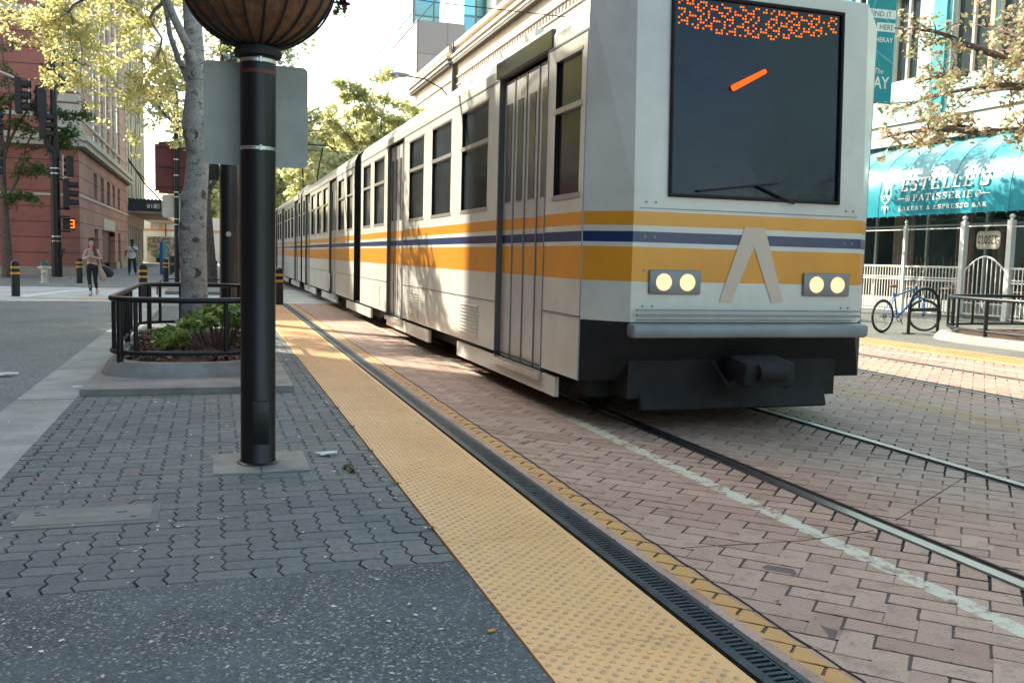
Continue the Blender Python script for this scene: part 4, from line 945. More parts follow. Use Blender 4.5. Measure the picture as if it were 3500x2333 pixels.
# cab front
m=MB(); m.add([(3.28,6.153,1.83),(4.76,6.153,1.83),(4.76,6.218,3.30),(3.28,6.218,3.30)],[(0,1,2,3)]); m.add([(3.28,6.20,1.83),(4.76,6.20,1.83),(4.76,6.26,3.30),(3.28,6.26,3.30)],[(3,2,1,0)]); ws=m.build('windshield',M['wind'],tr)
m=MB(); m.tube([(3.27,6.142,1.82),(4.77,6.142,1.82),(4.77,6.208,3.31),(3.27,6.208,3.31)],.02,8,closed=True); m.build('gasket',M['rub'],ws,True)
m=MB(); m.tube([(4.35,6.125,1.80),(4.0,6.13,1.93)],.010,6); m.tube([(3.5,6.13,1.86),(4.2,6.13,1.95)],.009,6); m.build('wiper',M['blkm'],ws)
m=MB(); 
r=random.Random(4)
for i in range(62):
    for j in range(11):
        x=3.32+i*.0228; z=3.055+j*.0215
        col=(i//5)%2==0 or i%5==0
        if ((i+2*j)%7 in (0,1,2,4) and (i-j)%5!=2) and r.random()<.92 and j>abs((i-24)*.16)-2: m.cbox((x,6.150+(z-1.83)*.044,z),(.013,.004,.012))
m.build('led_display',M['led'],tr)
m=MB(); m.tube([(3.78,6.168,2.65),(4.06,6.172,2.80)],[.024,.018],8); m.build('cab_lamp',M['amber'],tr)
for xc in (3.34,4.70):
    m=MB(); m.cbox((xc,6.142,1.165),(.44,.03,.185),0,0,.012); hb=m.build('headlight_bezel',M['grey'],tr,True)
    m=MB(); m.lathe([(0,0),(.062,0),(.066,.012),(.066,.03)],(xc-.1,6.118,1.165),20,'Y'); m.lathe([(0,0),(.062,0),(.066,.012),(.066,.03)],(xc+.1,6.118,1.165),20,'Y'); m.build('headlight',M['head'],hb,True)
# emblem: crossed chevrons in silver grey
m=MB()
def bar(x0,z0,x1,z1,w): 
    d=Vector((x1-x0,z1-z0)).normalized()*w/2; n=(-d.y,d.x); m.quad((x0-n[0],6.144,z0-n[1]),(x0+n[0],6.144,z0+n[1]),(x1+n[0],6.144,z1+n[1]),(x1-n[0],6.144,z1-n[1]))
m.quad((3.93,6.144,1.60),(4.11,6.144,1.60),(4.31,6.144,1.02),(4.20,6.144,1.02),(4.02,6.144,1.45),(3.84,6.144,1.02),(3.73,6.144,1.02))

m.build('emblem',M['logo'],tr)
m=MB(); m.cbox((4.0,6.09,.80),(2.1,.14,.11),0,0,.03); m.build('bumper',M['grey'],tr,True)
m=MB(); m.cbox((4.0,6.08,.915),(2.0,.02,.018)); m.cbox((4.0,6.085,.955),(2.0,.02,.012)); m.build('bumper_trim',M['grey'],tr)
m=MB(); m.box(3.03,4.97,6.1465,6.149,.872,.880); m.box(3.03,4.97,6.1465,6.149,1.712,1.718); m.build('front_seam',M['grey'],tr)
m=MB()
for xx in (3.08,3.16,4.86,4.93):
    for zz in (.98,1.25,1.5,1.76): m.lathe([(0,-.004),(.009,-.003),(.010,0)],(xx,6.1495,zz),8,'Y')
m.build('rivet',M['grey'],tr)
cp=MB(); cp.cbox((4.02,5.98,.50),(.46,.3,.20),0,R(8),.05); cp.tube([(3.9,5.84,.50),(4.14,5.84,.50)],.07,12); cp.cbox((4.02,6.2,.48),(.3,.7,.18),0,0,.02); cp.tube([(3.72,6.2,.55),(3.76,6.0,.38),(3.85,5.95,.48)],.018,6); cp.tube([(4.32,6.2,.55),(4.28,6.0,.36),(4.2,5.95,.48)],.018,6); co=cp.build('coupler',M['under'],tr,True)

m=MB(); m.box(3.05,4.95,6.3,6.9,.25,.72); m.cbox((4.0,6.32,.30),(1.7,.05,.30),0,R(-20),.01); m.build('obstacle_guard',M['under'],tr)

tr.location.y+=.13
# overhead wires
m=MB()
def wire(x,z,z2,y0=0,y1=150): m.tube([(x,y,(z if i%2 else z2)) for i,y in enumerate(np.linspace(y0,y1,7))],.012,5)
m.tube([(4.0,-10,6.1),(4.0,150,6.1)],.010,5); tag(m.build('contact_wire',M['blkm']),'thin overhead contact wire running high above the near track','wire')
m=MB(); m.tube([(8.6,-10,6.1),(8.6,150,6.1)],.010,5); tag(m.build('contact_wire',M['blkm']),'thin overhead contact wire running above the far track','wire')
m=MB(); m.tube([(.28,17.9,6.4),(4,17.9,6.2),(8.6,17.9,6.2),(14.0,17.9,6.5)],.010,5); tag(m.build('span_wire',M['blkm']),'cross-span wire strung across the street from the second black post','wire')
m=MB(); m.tube([(0,46,7.2),(4,46,6.25),(8.6,46,6.25),(14.0,46,7.4)],.014,5); tag(m.build('span_wire',M['blkm']),'far cross-span wire in front of the sunlit trees','wire')
m=MB(); m.tube([(.28,17.9,4.4),(-.2,13.2,3.75),(.3,9.4,3.35)],.006,4)
sl=thing('string_light','string of small clear globe bulbs hung between post and tree','string lights',(0,15,3.9))
m.build('cable',M['blkm'],sl)
for p in ((.2,16.3,4.2),(.05,14.8,4.0),(.02,12.2,3.6),(.15,10.8,3.47)):
    b=MB(); b.lathe([(0,-.075),(.03,-.06),(.038,-.035),(.025,-.01),(.014,0),(0,0)],p,12); b.build('bulb',M['cap'],sl,True)
# second black post
p2=thing('lamp_post','second black steel post standing just beyond the tree planter','post',(.285,17.9,0))
m=MB(); m.lathe([(.19,0),(.175,.3),(.165,3.6),(.15,7),(0,7)],(.285,17.9,0),32); m.build('shaft',M['blk'],p2,True)
m=MB(); m.lathe([(.1665,2.93),(.171,2.935),(.171,2.965),(.1665,2.97)],(.285,17.9,0),32); m.lathe([(.1665,3.15),(.171,3.155),(.171,3.175),(.1665,3.18)],(.285,17.9,0),32); m.build('strap',M['galv'],p2,True)
m=MB(); m.lathe([(0,-.003),(.05,-.003),(.05,.002),(0,.002)],(.27,17.728,1.62),8,'Y'); m.build('sticker',M['tape'],p2)
m=MB(); m.cbox((-.04,18.3,2.85),(.3,.3,.45),0,0,.02); m.build('signal_box',M['blkm'],p2)

# ------------------------------------------------------------------ bollards
def bollard(x,y,label):
    t=thing('bollard',label,'bollard',(x,y,0),'black bollards with two yellow bands')
    m=MB(); m.lathe([(.104,0),(.104,.80),(.103,.82)],(x,y,0),24); m.build('shaft',M['blkm'],t,True)
    m=MB(); m.lathe([(.103,.82),(.098,.87),(.08,.905),(.045,.925),(0,.93)],(x,y,0),24); m.build('cap',M['cap'] if False else M['blk'],t,True)
    for z in (.57,.72):
        m=MB(); m.lathe([(.1045,z),(.1062,z+.001),(.1062,z+.058),(.1045,z+.059)],(x,y,0),24); m.build('band',M['yel'],t,True)
    return t
b0=bollard(-4.89,26.7,'bollard at the left edge of the crossing, nearest the left side of the photo')
for x,y,l in ((-4.62,36.6,'bollard standing just behind the walking woman'),(-1.71,25.3,'bollard right behind the near corner of the black guard rail'),(-1.82,39.6,'bollard beside the blue kiosk and the brown sign pole'),(1.56,23.6,'front one of the two bollards on the yellow strip beside the train'),(1.42,25.2,'rear one of the two bollards on the yellow strip beside the train'),(.05,38.6,'tiny distant bollard seen between tree trunk and second black post')):
    dup(b0,(x,y,0),l)

# ------------------------------------------------------------------ traffic mast
def signal(loc,rz,label,h=1.15,lit=None,group='black traffic signals on the mast'):
    t=thing('traffic_signal',label,'traffic light',loc,group); x,y,z=loc; w=.36; s=h/1.15
    m=MB(); m.cbox((x,y,z),(.34*s,.22,h),0,0,.02); m.build('housing',M['blkm'],t)
    for k in (-1,0,1):
        zc=z+k*.36*s; m=MB(); vs=[];n=14; fs=[]
        for q in range(n+1):
            a=R(-35)+R(250)*q/n; 
            for yy,rr in ((-.11,.155*s),(-.42,.15*s)): vs.append((x+rr*math.cos(a),y+yy,zc+rr*math.sin(a)))
        fs=[(2*i,2*i+2,2*i+3,2*i+1) for i in range(n)]; m.add(vs,fs)
        m.add([((v[0]-x)*.94+x,v[1],(v[2]-zc)*.94+zc) for v in vs],fs); m.build('visor',M['blkm'],t,True)
        m=MB(); m.lathe([(0,-.12),(.13*s,-.118),(.14*s,-.108)],(x,y,zc),16,'Y'); m.build('lens',M['grey'],t)
    t.rotation_euler=(0,0,rz); return t
ma=thing('traffic_mast','tall black traffic signal mast on a concrete foot at the far corner','mast',(-5.92,40.5,0))
m=MB(); m.tube([(-5.92,40.5,0),(-5.92,40.5,4.9)],[.20,.165],20); m.tube([(-5.92,40.5,4.9),(-5.94,40.5,9.2),(-6.05,40.5,10.2),(-6.4,40.5,11.0)],[.13,.11,.09,.06],16); m.build('shaft',M['blk'],ma,True)
m=MB(); m.cbox((-5.92,40.5,.04),(.95,.7,.12)); m.build('foot',M['granite'],ma)
m=MB(); m.tube([(-5.92,40.5,4.75),(-5.92,40.5,5.1)],.21,16); m.tube([(-5.92,40.4,4.95),(-6.15,40.4,5.3),(-6.35,40.4,6.1),(-6.6,40.4,6.7)],[.13,.12,.10,.08],12); m.build('arm_bracket',M['blk'],ma,True)
for z in (4.35,4.15,1.68,1.5): m=MB(); m.tube([(-5.92,40.5,z),(-5.92,40.5,z+.05)],.19,16); m.build('strap',M['galv'],ma,True)
for z in (3.95,2.80,2.5,1.92): m=MB(); m.tube([(-5.92,40.4,z),(-5.4,40.4,z)],.035,8); m.build('bracket',M['blkm'],ma)
m=MB(); m.cbox((-5.72,40.3,1.05),(.10,.14,.30),0,0,.02); m.cbox((-5.62,40.3,1.15),(.05,.12,.18)); m.build('push_button',M['blkm'],ma)
m=MB(); m.box(-5.63,-5.59,40.3,40.36,3.95,4.9); m.box(-5.63,-5.3,40.3,40.36,4.02,4.06); m.build('mount_frame',M['galv'],ma)
ar=thing('signal_arm','grey signal mast arm reaching in from the left edge with traffic lights on it','mast arm',(-9.5,40.2,7.9))
m=MB(); m.tube([(-14,40.2,8.4),(-8.5,40.2,8.15),(-7.6,40.2,7.85),(-7.2,40.2,7.7)],[.10,.08,.06,.05],12); m.build('tube',M['galv'],ar,True)
m=MB(); m.box(-6.78,-6.72,40.25,40.3,6.45,7.72); m.build('mount_frame',M['galv'],ar)
signal((-7.1,40.2,7.05),R(90),'leftmost hanging black traffic light turned sideways, on the grey arm',1.36)
signal((-6.35,40.35,6.92),R(205),'black traffic light seen from its rear corner between the arm and the mast',1.2)
signal((-6.3,40.25,5.98),R(90),'lower sideways traffic light on the curved bracket left of the mast',1.0)
signal((-5.37,40.3,4.46),R(205),'black traffic light seen from behind, uppermost on the right of the mast',.82)
signal((-5.50,40.3,3.38),R(90),'sideways traffic light on the right of the mast, below the rear-facing one',1.1)
signal((-8.08,40.2,5.95),R(100),'dark traffic light cut off by the left edge, upper',1.1)
signal((-8.02,39.6,4.4),R(95),'dark traffic light cut off by the left edge, lower',1.1)
pd=thing('pedestrian_signal','black pedestrian countdown signal showing an orange 3','pedestrian light',(-5.4,40.3,2.2))
m=MB(); m.cbox((-5.42,40.3,2.2),(.46,.26,.44),0,0,.03); m.build('housing',M['blkm'],pd)
m=MB(); m.box(-5.66,-5.18,39.98,40.2,2.415,2.43); m.build('visor',M['blkm'],pd)
m=MB(); x0=-5.365; x1=-5.225
for z in (2.05,2.195,2.34): m.box(x0,x1,40.155,40.165,z,z+.032)
m.box(x1-.034,x1,40.1555,40.1645,2.06,2.36); m.build('digit',M['led3'],pd)
# hydrant
hy=thing('fire_hydrant','cream fire hydrant with a dark teal cap on the far corner','hydrant',(-5.73,36.4,0)); hx,hyy=-5.73,36.4
m=MB(); m.lathe([(.17,0),(.17,.04),(.12,.05),(.115,.5),(.14,.52),(.14,.6),(.15,.62)],(hx,hyy,0),20); m.build('barrel',M['hyd'],hy,True)
m=MB(); m.lathe([(.15,.62),(.145,.68),(.10,.76),(.04,.79),(.035,.84),(0,.84)],(hx,hyy,0),20); m.build('cap',M['hydt'],hy,True)
m=MB(); m.lathe([(0,-.22),(.05,-.22),(.05,-.1),(.05,.1),(.05,.22),(0,.22)],(hx,hyy,.54),12,'X'); m.lathe([(0,-.2),(.075,-.2),(.075,-.08)],(hx,hyy,.36),14,'Y'); m.build('outlet',M['hyd'],hy,True)
# brown sign pole
sg=thing('sign_pole','thin black pole with silver bands, carrying the brown and pale sign backs','pole',(-1.27,36,0))
m=MB(); m.tube([(-1.27,36,0),(-1.27,36,7.0)],.085,14); m.build('shaft',M['blk'],sg,True)
for z in (5.2,4.55,3.98,3.37,3.2,2.4,2.2): m=MB(); m.tube([(-1.27,36,z),(-1.27,36,z+.035)],.095,14); m.build('strap',M['galv'],sg,True)
bs=thing('brown_sign','large red-brown stepped sign back high on the thin pole','sign',(-1.2,36.12,4.3))
m=MB(); m.prism([(-2.0,3.42),(-1.88,3.42),(-1.88,3.33),(-.5,3.33),(-.5,3.42),(-.38,3.42),(-.38,5.10),(-.5,5.10),(-.5,5.18),(-1.2,5.26),(-1.88,5.18),(-1.88,5.10),(-2.0,5.10)],lambda a,b,t:(a,36.12+t,b),0,.06); m.build('panel',M['brownp'],bs)
m=MB()
for z in (4.98,4.28,3.56): m.box(-1.9,-.45,36.07,36.12,z,z+.045)
m.build('rib',M['maroon'],bs)
ps=thing('pale_sign','pale cream sign back mounted right below the brown sign','sign',(-1.2,36.12,2.9))
m=MB(); m.prism(rrect(-1.76,-.5,2.47,3.30,.08,4),lambda a,b,t:(a,36.12+t,b),0,.02); m.build('panel',M['signpale'],ps)
# kiosk, railing, low guard
ki=thing('parking_kiosk','slim blue parking pay post on the far sidewalk','kiosk',(-2.52,51.5,0))
m=MB(); m.cbox((-2.58,51.5,.85),(.14,.3,1.7),0,0,.02); m.cbox((-2.40,51.5,.06),(.3,.3,.1)); m.build('panel',M['navyp'],ki)
m=MB(); m.cbox((-2.42,51.5,1.15),(.18,.24,1.15),0,0,.02); m.build('housing',M['teall'],ki)
m=MB(); m.cbox((-2.74,51.4,1.0),(.12,.05,.3),0,0,0); m.build('leaflet',M['greenp'],ki)
hr=thing('ramp_railing','black metal railing running back along the far sidewalk','railing',(-2.1,50,0))
for z in (.95,.5): m=MB(); m.tube([(-2.1,50,z),(-2.3,95,z)],.035,6); m.build('rail',M['blkm'],hr)
for q in range(26): m=MB(); y=50+q*1.8; x=-2.1-.2*q*1.8/45; m.tube([(x,y,0),(x,y,.95)],.03,6); m.build('baluster',M['blkm'],hr)
lg=thing('low_guard','low black hoop guard around the farther tree bed','railing',(-.3,28.6,0))
m=MB(); m.tube([(x,y,.34) for x,y in rrect(-1.55,1.15,28.4,32.2,.15,3)],.022,6,closed=True); m.build('rail',M['blkm'],lg)
for x,y in ((-1.55,28.5),(-.6,28.4),(.3,28.4),(1.15,28.5),(1.15,30.3),(-1.55,30.3),(-.6,32.2),(.3,32.2)): m=MB(); m.tube([(x,y,0),(x,y,.34)],.022,6); m.build('post',M['blkm'],lg)
m=MB(); m.box(-1.35,1.0,28.7,32.0,-.01,.09); tag(m.build('tree_bed',M['kerbc']),'low concrete tree bed beyond the crossing inside the low guard','tree bed')

# ------------------------------------------------------------------ left buildings
BX=-5.75; BY0,BY1=46.0,70.9; HT=25.5
bb=thing('brick_building','red brick corner building with cream stone bands and arched doorway','building',(-12,58,0))
def wall_x(mb,X,ys,zs,holes,mi=0,depth=.35,dirn=-1):
    """wall in the plane x=X with rectangular holes; reveals go to X+dirn*depth"""
    Y=sorted(set([ys[0],ys[1]]+[v for h in holes for v in h[:2]])); Z=sorted(set([zs[0],zs[1]]+[v for h in holes for v in h[2:4]]))
    for a,b in zip(Y[:-1],Y[1:]):
        for c,d in zip(Z[:-1],Z[1:]):
            if any(h[0]<=a and b<=h[1] and h[2]<=c and d<=h[3] for h in holes): continue
            mb.quad((X,a,c),(X,b,c),(X,b,d),(X,a,d))
    for a,b,c,d in holes:
        Xi=X+dirn*depth; mb.quad((X,a,c),(X,a,d),(Xi,a,d),(Xi,a,c)); mb.quad((X,b,c),(X,b,d),(Xi,b,d),(Xi,b,c)); mb.quad((X,a,d),(X,b,d),(Xi,b,d),(Xi,a,d)); mb.quad((X,a,c),(X,b,c),(Xi,b,c),(Xi,a,c))
WL=[(51.4,52.9),(54.5,55.95),(57.6,59.05),(60.6,62.05),(63.7,65.2)]
doorh=[(51.4,53.0,.0,2.25),(54.9,61.7,.0,2.25),(63.7,65.2,.0,2.25)]
uph=[(a,b,3.75,5.08) for a,b in WL]
m=MB(); wall_x(m,BX,(BY0,BY1),(0,6.0),doorh+uph); m.box(BX-24,BX-.8,BY0+.5,BY1,0,6)
# arch spandrel
apts=[(54.9+6.8*t/12,2.25) for t in (0,12)]
m.build('side_lower_wall',M['brickm'],bb)
m=MB(); m.quad((BX-24,BY0,0),(BX,BY0,0),(BX,BY0,6.0),(BX-24,BY0,6.0)); m.build('lower_wall',M['brick'],bb)
m=MB(); A=[(58.3-3.4*math.cos(PI*t/14),2.0+.62*math.sin(PI*t/14)) for t in range(15)]
for (a,b),(c,d) in zip(A[:-1],A[1:]): m.quad((BX+.01,a,min(b,2.62)),(BX+.01,c,min(d,2.62)),(BX-.3,c,min(d,2.62)),(BX-.3,a,min(b,2.62)))
m.box(BX-.34,BX-.30,54.9,61.7,.4,2.25); m.build('doorway',M['maroon'],bb)
m=MB(); m.box(BX-.02,BX+.05,55.3,61.3,2.30,2.9); m.build('lintel',M['stone'],bb)
m=MB(); m.quad((BX-24,BY0,6.0),(BX,BY0,6.0),(BX,BY0,HT),(BX-24,BY0,HT)); m.build('upper_wall',M['brick'],bb)
bays=[(51.4,53.1),(54.3,56.0),(57.3,59.0),(60.3,62.0),(63.3,65.5)]
m=MB(); wall_x(m,BX,(BY0,BY1),(6.0,HT),[(a,b,6.35,HT-1.2) for a,b in bays],0,.12); m.box(BX-24,BX-.8,BY0+.5,BY1,6,HT); m.build('side_wall',M['brickl'],bb)
for a,b in bays:
    m=MB(); m.box(BX-.16,BX-.10,a,b,6.35,HT-1.2); fr=m.build('window_bay',M['mint'],bb)
    for z in (6.55,8.6,10.8,13.,15.2): 
        m=MB(); m.box(BX-.11,BX-.08,a+.35,b-.35,z,z+(.95 if z<7 else 1.5)); m.build('pane',M['winl'],fr)
m=MB(); m.box(BX-18,BX+.30,BY0-.30,BY1,5.80,6.28); m.box(BX-18,BX+.42,BY0-.42,BY1+.0,6.05,6.30); m.build('cornice',M['stone'],bb)
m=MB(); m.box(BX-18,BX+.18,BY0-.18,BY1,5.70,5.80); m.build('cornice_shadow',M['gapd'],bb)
m=MB(); m.box(BX-18,BX+.05,BY0-.05,BY1,3.58,3.68); m.box(BX-18,BX-.0,BY0-.04,BY0,7.05,7.22); m.box(BX-.0,BX+.05,BY0-.04,BY1,7.10,7.22); m.box(BX-18,BX+.05,BY0-.05,BY1,11.5,11.8); m.build('band',M['stone'],bb)
m=MB()
for k,(z0,z1) in enumerate([(6.43,7.01),(7.30,7.67),(7.76,8.11),(8.22,8.59),(8.70,9.05),(9.16,9.5),(9.62,9.96),(10.1,10.42),(10.55,10.9),(12.1,12.5),(12.65,13.)]):
    w=1.0 if k%2 else .86; m.box(BX-w,BX+.05,BY0-.05,BY0+.55,z0,z1); m.box(BX-.01,BX+.05,69.4,BY1,z0,z1)
m.build('quoin',M['stone'],bb)
m=MB(); m.box(BX-18,BX+.08,BY0-.08,BY0+.0,.0,.40); m.box(BX-.0,BX+.08,BY0,51.4,.0,.42); m.box(BX,BX+.08,53,54.9,0,.42); m.box(BX,BX+.08,61.7,63.7,0,.42);m.box(BX,BX+.08,65.2,BY1,0,.42); m.build('plinth',M['granite'],bb)
for a,b in WL:
    m=MB(); m.box(BX-.3,BX-.27,a,b,3.75,5.08); w=m.build('window',M['winb'],bb)
m=MB(); m.box(BX-.45,BX-.40,51.4,53,0,2.25); m.box(BX-.45,BX-.4,63.7,65.2,0,2.25); m.build('door',M['maroon'],bb)
tw=thing('ribbed_tower','tall pale ribbed tower beyond the brick building','building',(-10,80,0))
m=MB(); m.box(BX-14,BX-.45,BY1,89.5,3.6,34); m.box(BX-14,BX-.3,BY1+.02,89.4,0,3.6); m.build('wall',M['ribd'],tw)
ribs=[71.6,73.6,76.4,78.,80.6,82.6,85.0,86.6,88.6]
for y in ribs: m=MB(); m.box(BX-.5,BX-.05,y-.55,y+.55,4.4,34); m.build('rib',M['ribbed'],tw)
m=MB(); m.box(BX-.35,BX-.2,71.2,88.6,.3,3.0); m.build('storefront',M['winb'],tw)
m=MB(); m.box(BX-.38,BX-.15,71.,89.4,3.0,4.0); m.build('soffit_wall',M['sofit'],tw)
m=MB()
for y in range(72,89,2): m.box(BX-.2,BX-.14,y,y+.2,.3,3.0)
m.build('mullion',M['stone'],tw)
ca=thing('entrance_canopy','dark entrance canopy with the white number 818','canopy',(-4.7,75,4))
m=MB(); m.box(-5.85,-3.56,72,84,4.02,4.85); m.build('frame',M['darkp'],ca)
m=MB()
for q in range(9): m.cbox((-5.72+q*.255,71.95,4.87),(.15,.1,.07),0,0,.0)
m.build('crest',M['darkp'],ca)
m=MB(); m.box(-5.0,-3.62,71.93,71.99,4.16,4.62); m.build('recess',M['glass'],ca)
m=MB(); m.box(-4.05,-3.68,71.91,71.925,4.22,4.56); m.build('lit_panel',M['sofit'],ca)
m=MB(); m.box(-5.85,-3.56,71.99,100,3.85,4.0); m.build('soffit',M['sofit'],ca)
text_mesh('818',.44,lambda x,y:(-4.55+x,71.90,4.24+y*.85),'number',M['whitep'],ca,bold=.006)
m=MB(); m.tube([(-5.85,72,7.8),(-4.7,72.2,6.0),(-3.66,72.4,4.85)],.06,6); m.tube([(-5.75,72.3,7.5),(-3.5,72.6,4.95)],.04,6); m.build('stay_rod',M['blkm'],ca)
mu=thing('mural_wall','low wall painted with black concentric rings on cream','mural',(-4.5,90,0))
m=MB(); m.box(-5.76,-3.3,90,90.15,.02,2.44); m.build('panel',M['muralb'],mu)
m=MB(); cx,cz=-4.52,1.62; rr=random.Random(9)
for k,r in enumerate((.36,.47,.58,.70,.82,.95,1.08,1.2)):
    a=rr.uniform(0,1)
    while a<2*PI+.3:
        la=rr.uniform(.35,.9); 
        n=5; P=[]
        for q in range(n+1):
            t=a+la*q/n; x=cx+r*1.02*math.cos(t); z=cz+r*.92*math.sin(t); P.append((x,z,.028*math.sin(PI*(q+.4)/(n+.8))+.008))
        for (xa,za,wa),(xb,zb,wb) in zip(P[:-1],P[1:]):
            if not(-5.7<xa<-3.36 and .1<za<2.40 and -5.7<xb<-3.36 and .1<zb<2.40): continue
            if za<1.2 and abs(xa-cx)<.42-.2*za: continue
            d=Vector((xb-xa,zb-za)).normalized(); nx,nz=-d.y,d.x
            m.quad((xa-nx*wa,89.99,za-nz*wa),(xa+nx*wa,89.99,za+nz*wa),(xb+nx*wb,89.99,zb+nz*wb),(xb-nx*wb,89.99,zb-nz*wb))
        a+=la+rr.uniform(.06,.2)
m.box(-4.95,-4.3,89.985,89.999,.1,.85); m.build('painted_ring',M['muralk'],mu)
m=MB(); m.lathe([(0,-.02),(.24,-.02),(.24,0)],(cx,90,cz+.05),20,'Y'); m.build('painted_disc',M['muralb'],mu)
wb=thing('white_building','white panelled low building with peach trim behind the mural wall','building',(-3,100,0))
m=MB(); m.box(-9,2.5,100,112,0,4.6); m.build('wall',M['whitep'],wb)
m=MB(); m.box(-9,2.5,99.9,100,3.1,3.3); m.box(-6.0,-5.8,99.9,100,3.3,4.6); m.box(-5.2,-4.9,99.9,100,3.3,4.6); m.box(-3.4,-2.8,99.9,100,0,2.6); m.build('trim',M['peach'],wb)
m=MB(); m.box(-5.75,-5.25,99.88,99.95,3.45,4.3); m.build('window',M['mint'],wb)
m=MB(); m.box(-4.62,-4.54,99.8,99.9,0,4.5); m.build('mullion',M['blkm'],wb)
# near-left building off the frame whose edge cuts the sunlight on the train
nb=thing('corner_building','plain brick corner building across the lane, left of the frame','building',(-17,0,0))
m=MB(); m.box(-26,-9.0,-60,25.4,0,17); m.build('wall',M['brick'],nb)
for y in range(-54,22,6):
    for z in (1,5,9,13): 
        m=MB(); m.box(-9.02,-8.97,y,y+3.2,z,z+2.6); m.build('window',M['winb'],nb)

# ------------------------------------------------------------------ right side: cafe
cf=thing('cafe_building','teal and grey two-storey cafe building behind the awning','building',(24,18,0))
WX=21.5
m=MB(); wl2=[(20.2,21.6,7.15,9.9),(21.8,23.3,7.15,9.9),(24.7,25.9,7.4,10.1),(26.2,27.6,7.4,10.1),(16.2,18.8,7.15,9.9),(11,14.,7.15,9.9)]
wall_x(m,WX,(-20,40),(6.05,13.5),[h for h in wl2],0,.25,1); m.box(WX+.6,WX+14,-20,40,5,13.5); m.build('upper_wall',M['tealw'],cf)
m=MB(); m.box(WX-.12,WX+.3,-20,40,5.34,6.05); m.build('fascia',M['fascia'],cf)
m=MB(); m.box(WX-.2,WX+.1,-20,40,5.30,5.36); m.box(WX-.18,WX,-20,40,5.98,6.07); m.build('fascia_edge',M['creamL'],cf)
m=MB(); m.box(WX-.04,WX+.3,-20,40,4.9,5.30); m.build('tile_band',M['dtile'],cf)
for a,b,c,d in wl2:
    m=MB(); m.box(WX+.2,WX+.24,a,b,c,d); w=m.build('window',M['winb'],cf)
    m=MB(); m.box(WX+.1,WX+.21,a,a+.07,c,d); m.box(WX+.1,WX+.21,b-.07,b,c,d); m.box(WX+.1,WX+.21,(a+b)/2-.04,(a+b)/2+.04,c,d); m.box(WX+.02,WX+.21,a,b,c-.08,c+.02); m.build('window_frame',M['creamL'],w)
    m=MB()
    for q in range(14): z=c+1.4+q*.09; m.box(WX+.215,WX+.235,a+.1,(a+b)/2-.05,z,z+.05)
    m.build('blind',M['creamL'],w)
m=MB(); m.box(WX-.1,WX+.02,23.45,24.0,6.1,13.5); m.box(WX-.1,WX+.02,28.0,28.7,6.1,13.5); m.build('pier',M['tealp'],cf)
m=MB(); m.box(WX-.05,WX+.02,21.62,21.78,6.6,9.9); m.build('pink_pier',M['pinkp'],cf)
# lower level shell
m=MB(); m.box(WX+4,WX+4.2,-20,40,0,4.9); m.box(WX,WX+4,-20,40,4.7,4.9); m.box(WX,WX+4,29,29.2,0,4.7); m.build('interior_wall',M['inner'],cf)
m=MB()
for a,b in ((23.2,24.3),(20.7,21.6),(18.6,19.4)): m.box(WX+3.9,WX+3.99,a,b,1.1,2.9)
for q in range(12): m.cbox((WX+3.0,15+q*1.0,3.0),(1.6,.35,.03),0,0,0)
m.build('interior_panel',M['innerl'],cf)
m=MB()
for y in np.arange(12,30,2.35): m.box(WX-.04,WX+.04,y-.04,y+.04,0,4.9)
m.box(WX-.03,WX+.03,-20,40,2.62,2.68); m.box(WX-.05,WX+.05,-20,40,0,.35); m.build('shopfront_frame',M['fascia'],cf)
def curtain(y0,y1,x=WX+.25):
    n=int((y1-y0)/.03); m=MB(); vs=[];fs=[]
    for i in range(n+1):
        y=y0+(y1-y0)*i/n; xx=x+.045*math.sin(i*1.05)+.02*math.sin(i*.37)
        pin=.10*math.exp(-((1.2-1.1)/.3)**2)
        vs+=[(xx,y,.1),(xx,y,4.2)]
    m.add(vs,[(2*i,2*i+2,2*i+3,2*i+1) for i in range(n)]); return m.build('curtain',M['curt'],cf,True)
curtain(24.6,25.5); curtain(22.1,22.8); curtain(21.0,21.35); curtain(18.3,18.8); curtain(16.5,17.)
# awning
aw=MB(); AY0,AY1=8.0,28.4; SEG=.98; nn=int((AY1-AY0)/SEG)*8
def awx(s): return 2.0*(max(0,1-s**3.2))**.625
def awp(t,sag=0):
    s=math.sin(t); return (WX-awx(s)-sag*math.cos(t),2.84+2.34*s+sag*s)
vs=[];fs=[];na=14
for i in range(nn+1):
    y=AY0+(AY1-AY0)*i/nn; ph=((y-AY0)/SEG)%1; s_=-.045*math.sin(PI*ph)
    for j in range(na+1):
        t=(PI/2)*j/na; x,z=awp(t,s_*math.sin(t*1.2)); vs.append((x,y,z))
for i in range(nn):
    for j in range(na): b=i*(na+1)+j; fs.append((b,b+1,b+na+2,b+na+1))
aw.add(vs,fs); 
for Y in (AY0,AY1): aw.quad(*[(awp(PI/2*j/na)[0],Y,awp(PI/2*j/na)[1]) for j in range(na+1)],(WX,Y,2.84))
ao=aw.build('awning',M['awn'],cf,True,40)
m=MB()
for k in range(int((AY1-AY0)/SEG)+1):
    y=AY0+k*SEG; m.tube([(awp(PI/2*j/na,.006)[0],y,awp(PI/2*j/na,.006)[1]) for j in range(na+1)],.007,5)
m.build('seam',M['teall'],ao)
m=MB()
for k in range(60): y=AY0+.3+k*.34; m.lathe([(0,-.03),(.02,-.02),(.02,.01),(0,.02)],(WX-1.98,y,2.83),6)
m.build('grommet',M['trim'],ao)
def awf(y0,z0,slope=0):
    def f(u,v):
        z=z0+v; s=min(.98,max(0,(z-2.84)/2.34)); return (WX-awx(s)-.03,y0-u,z)
    return f
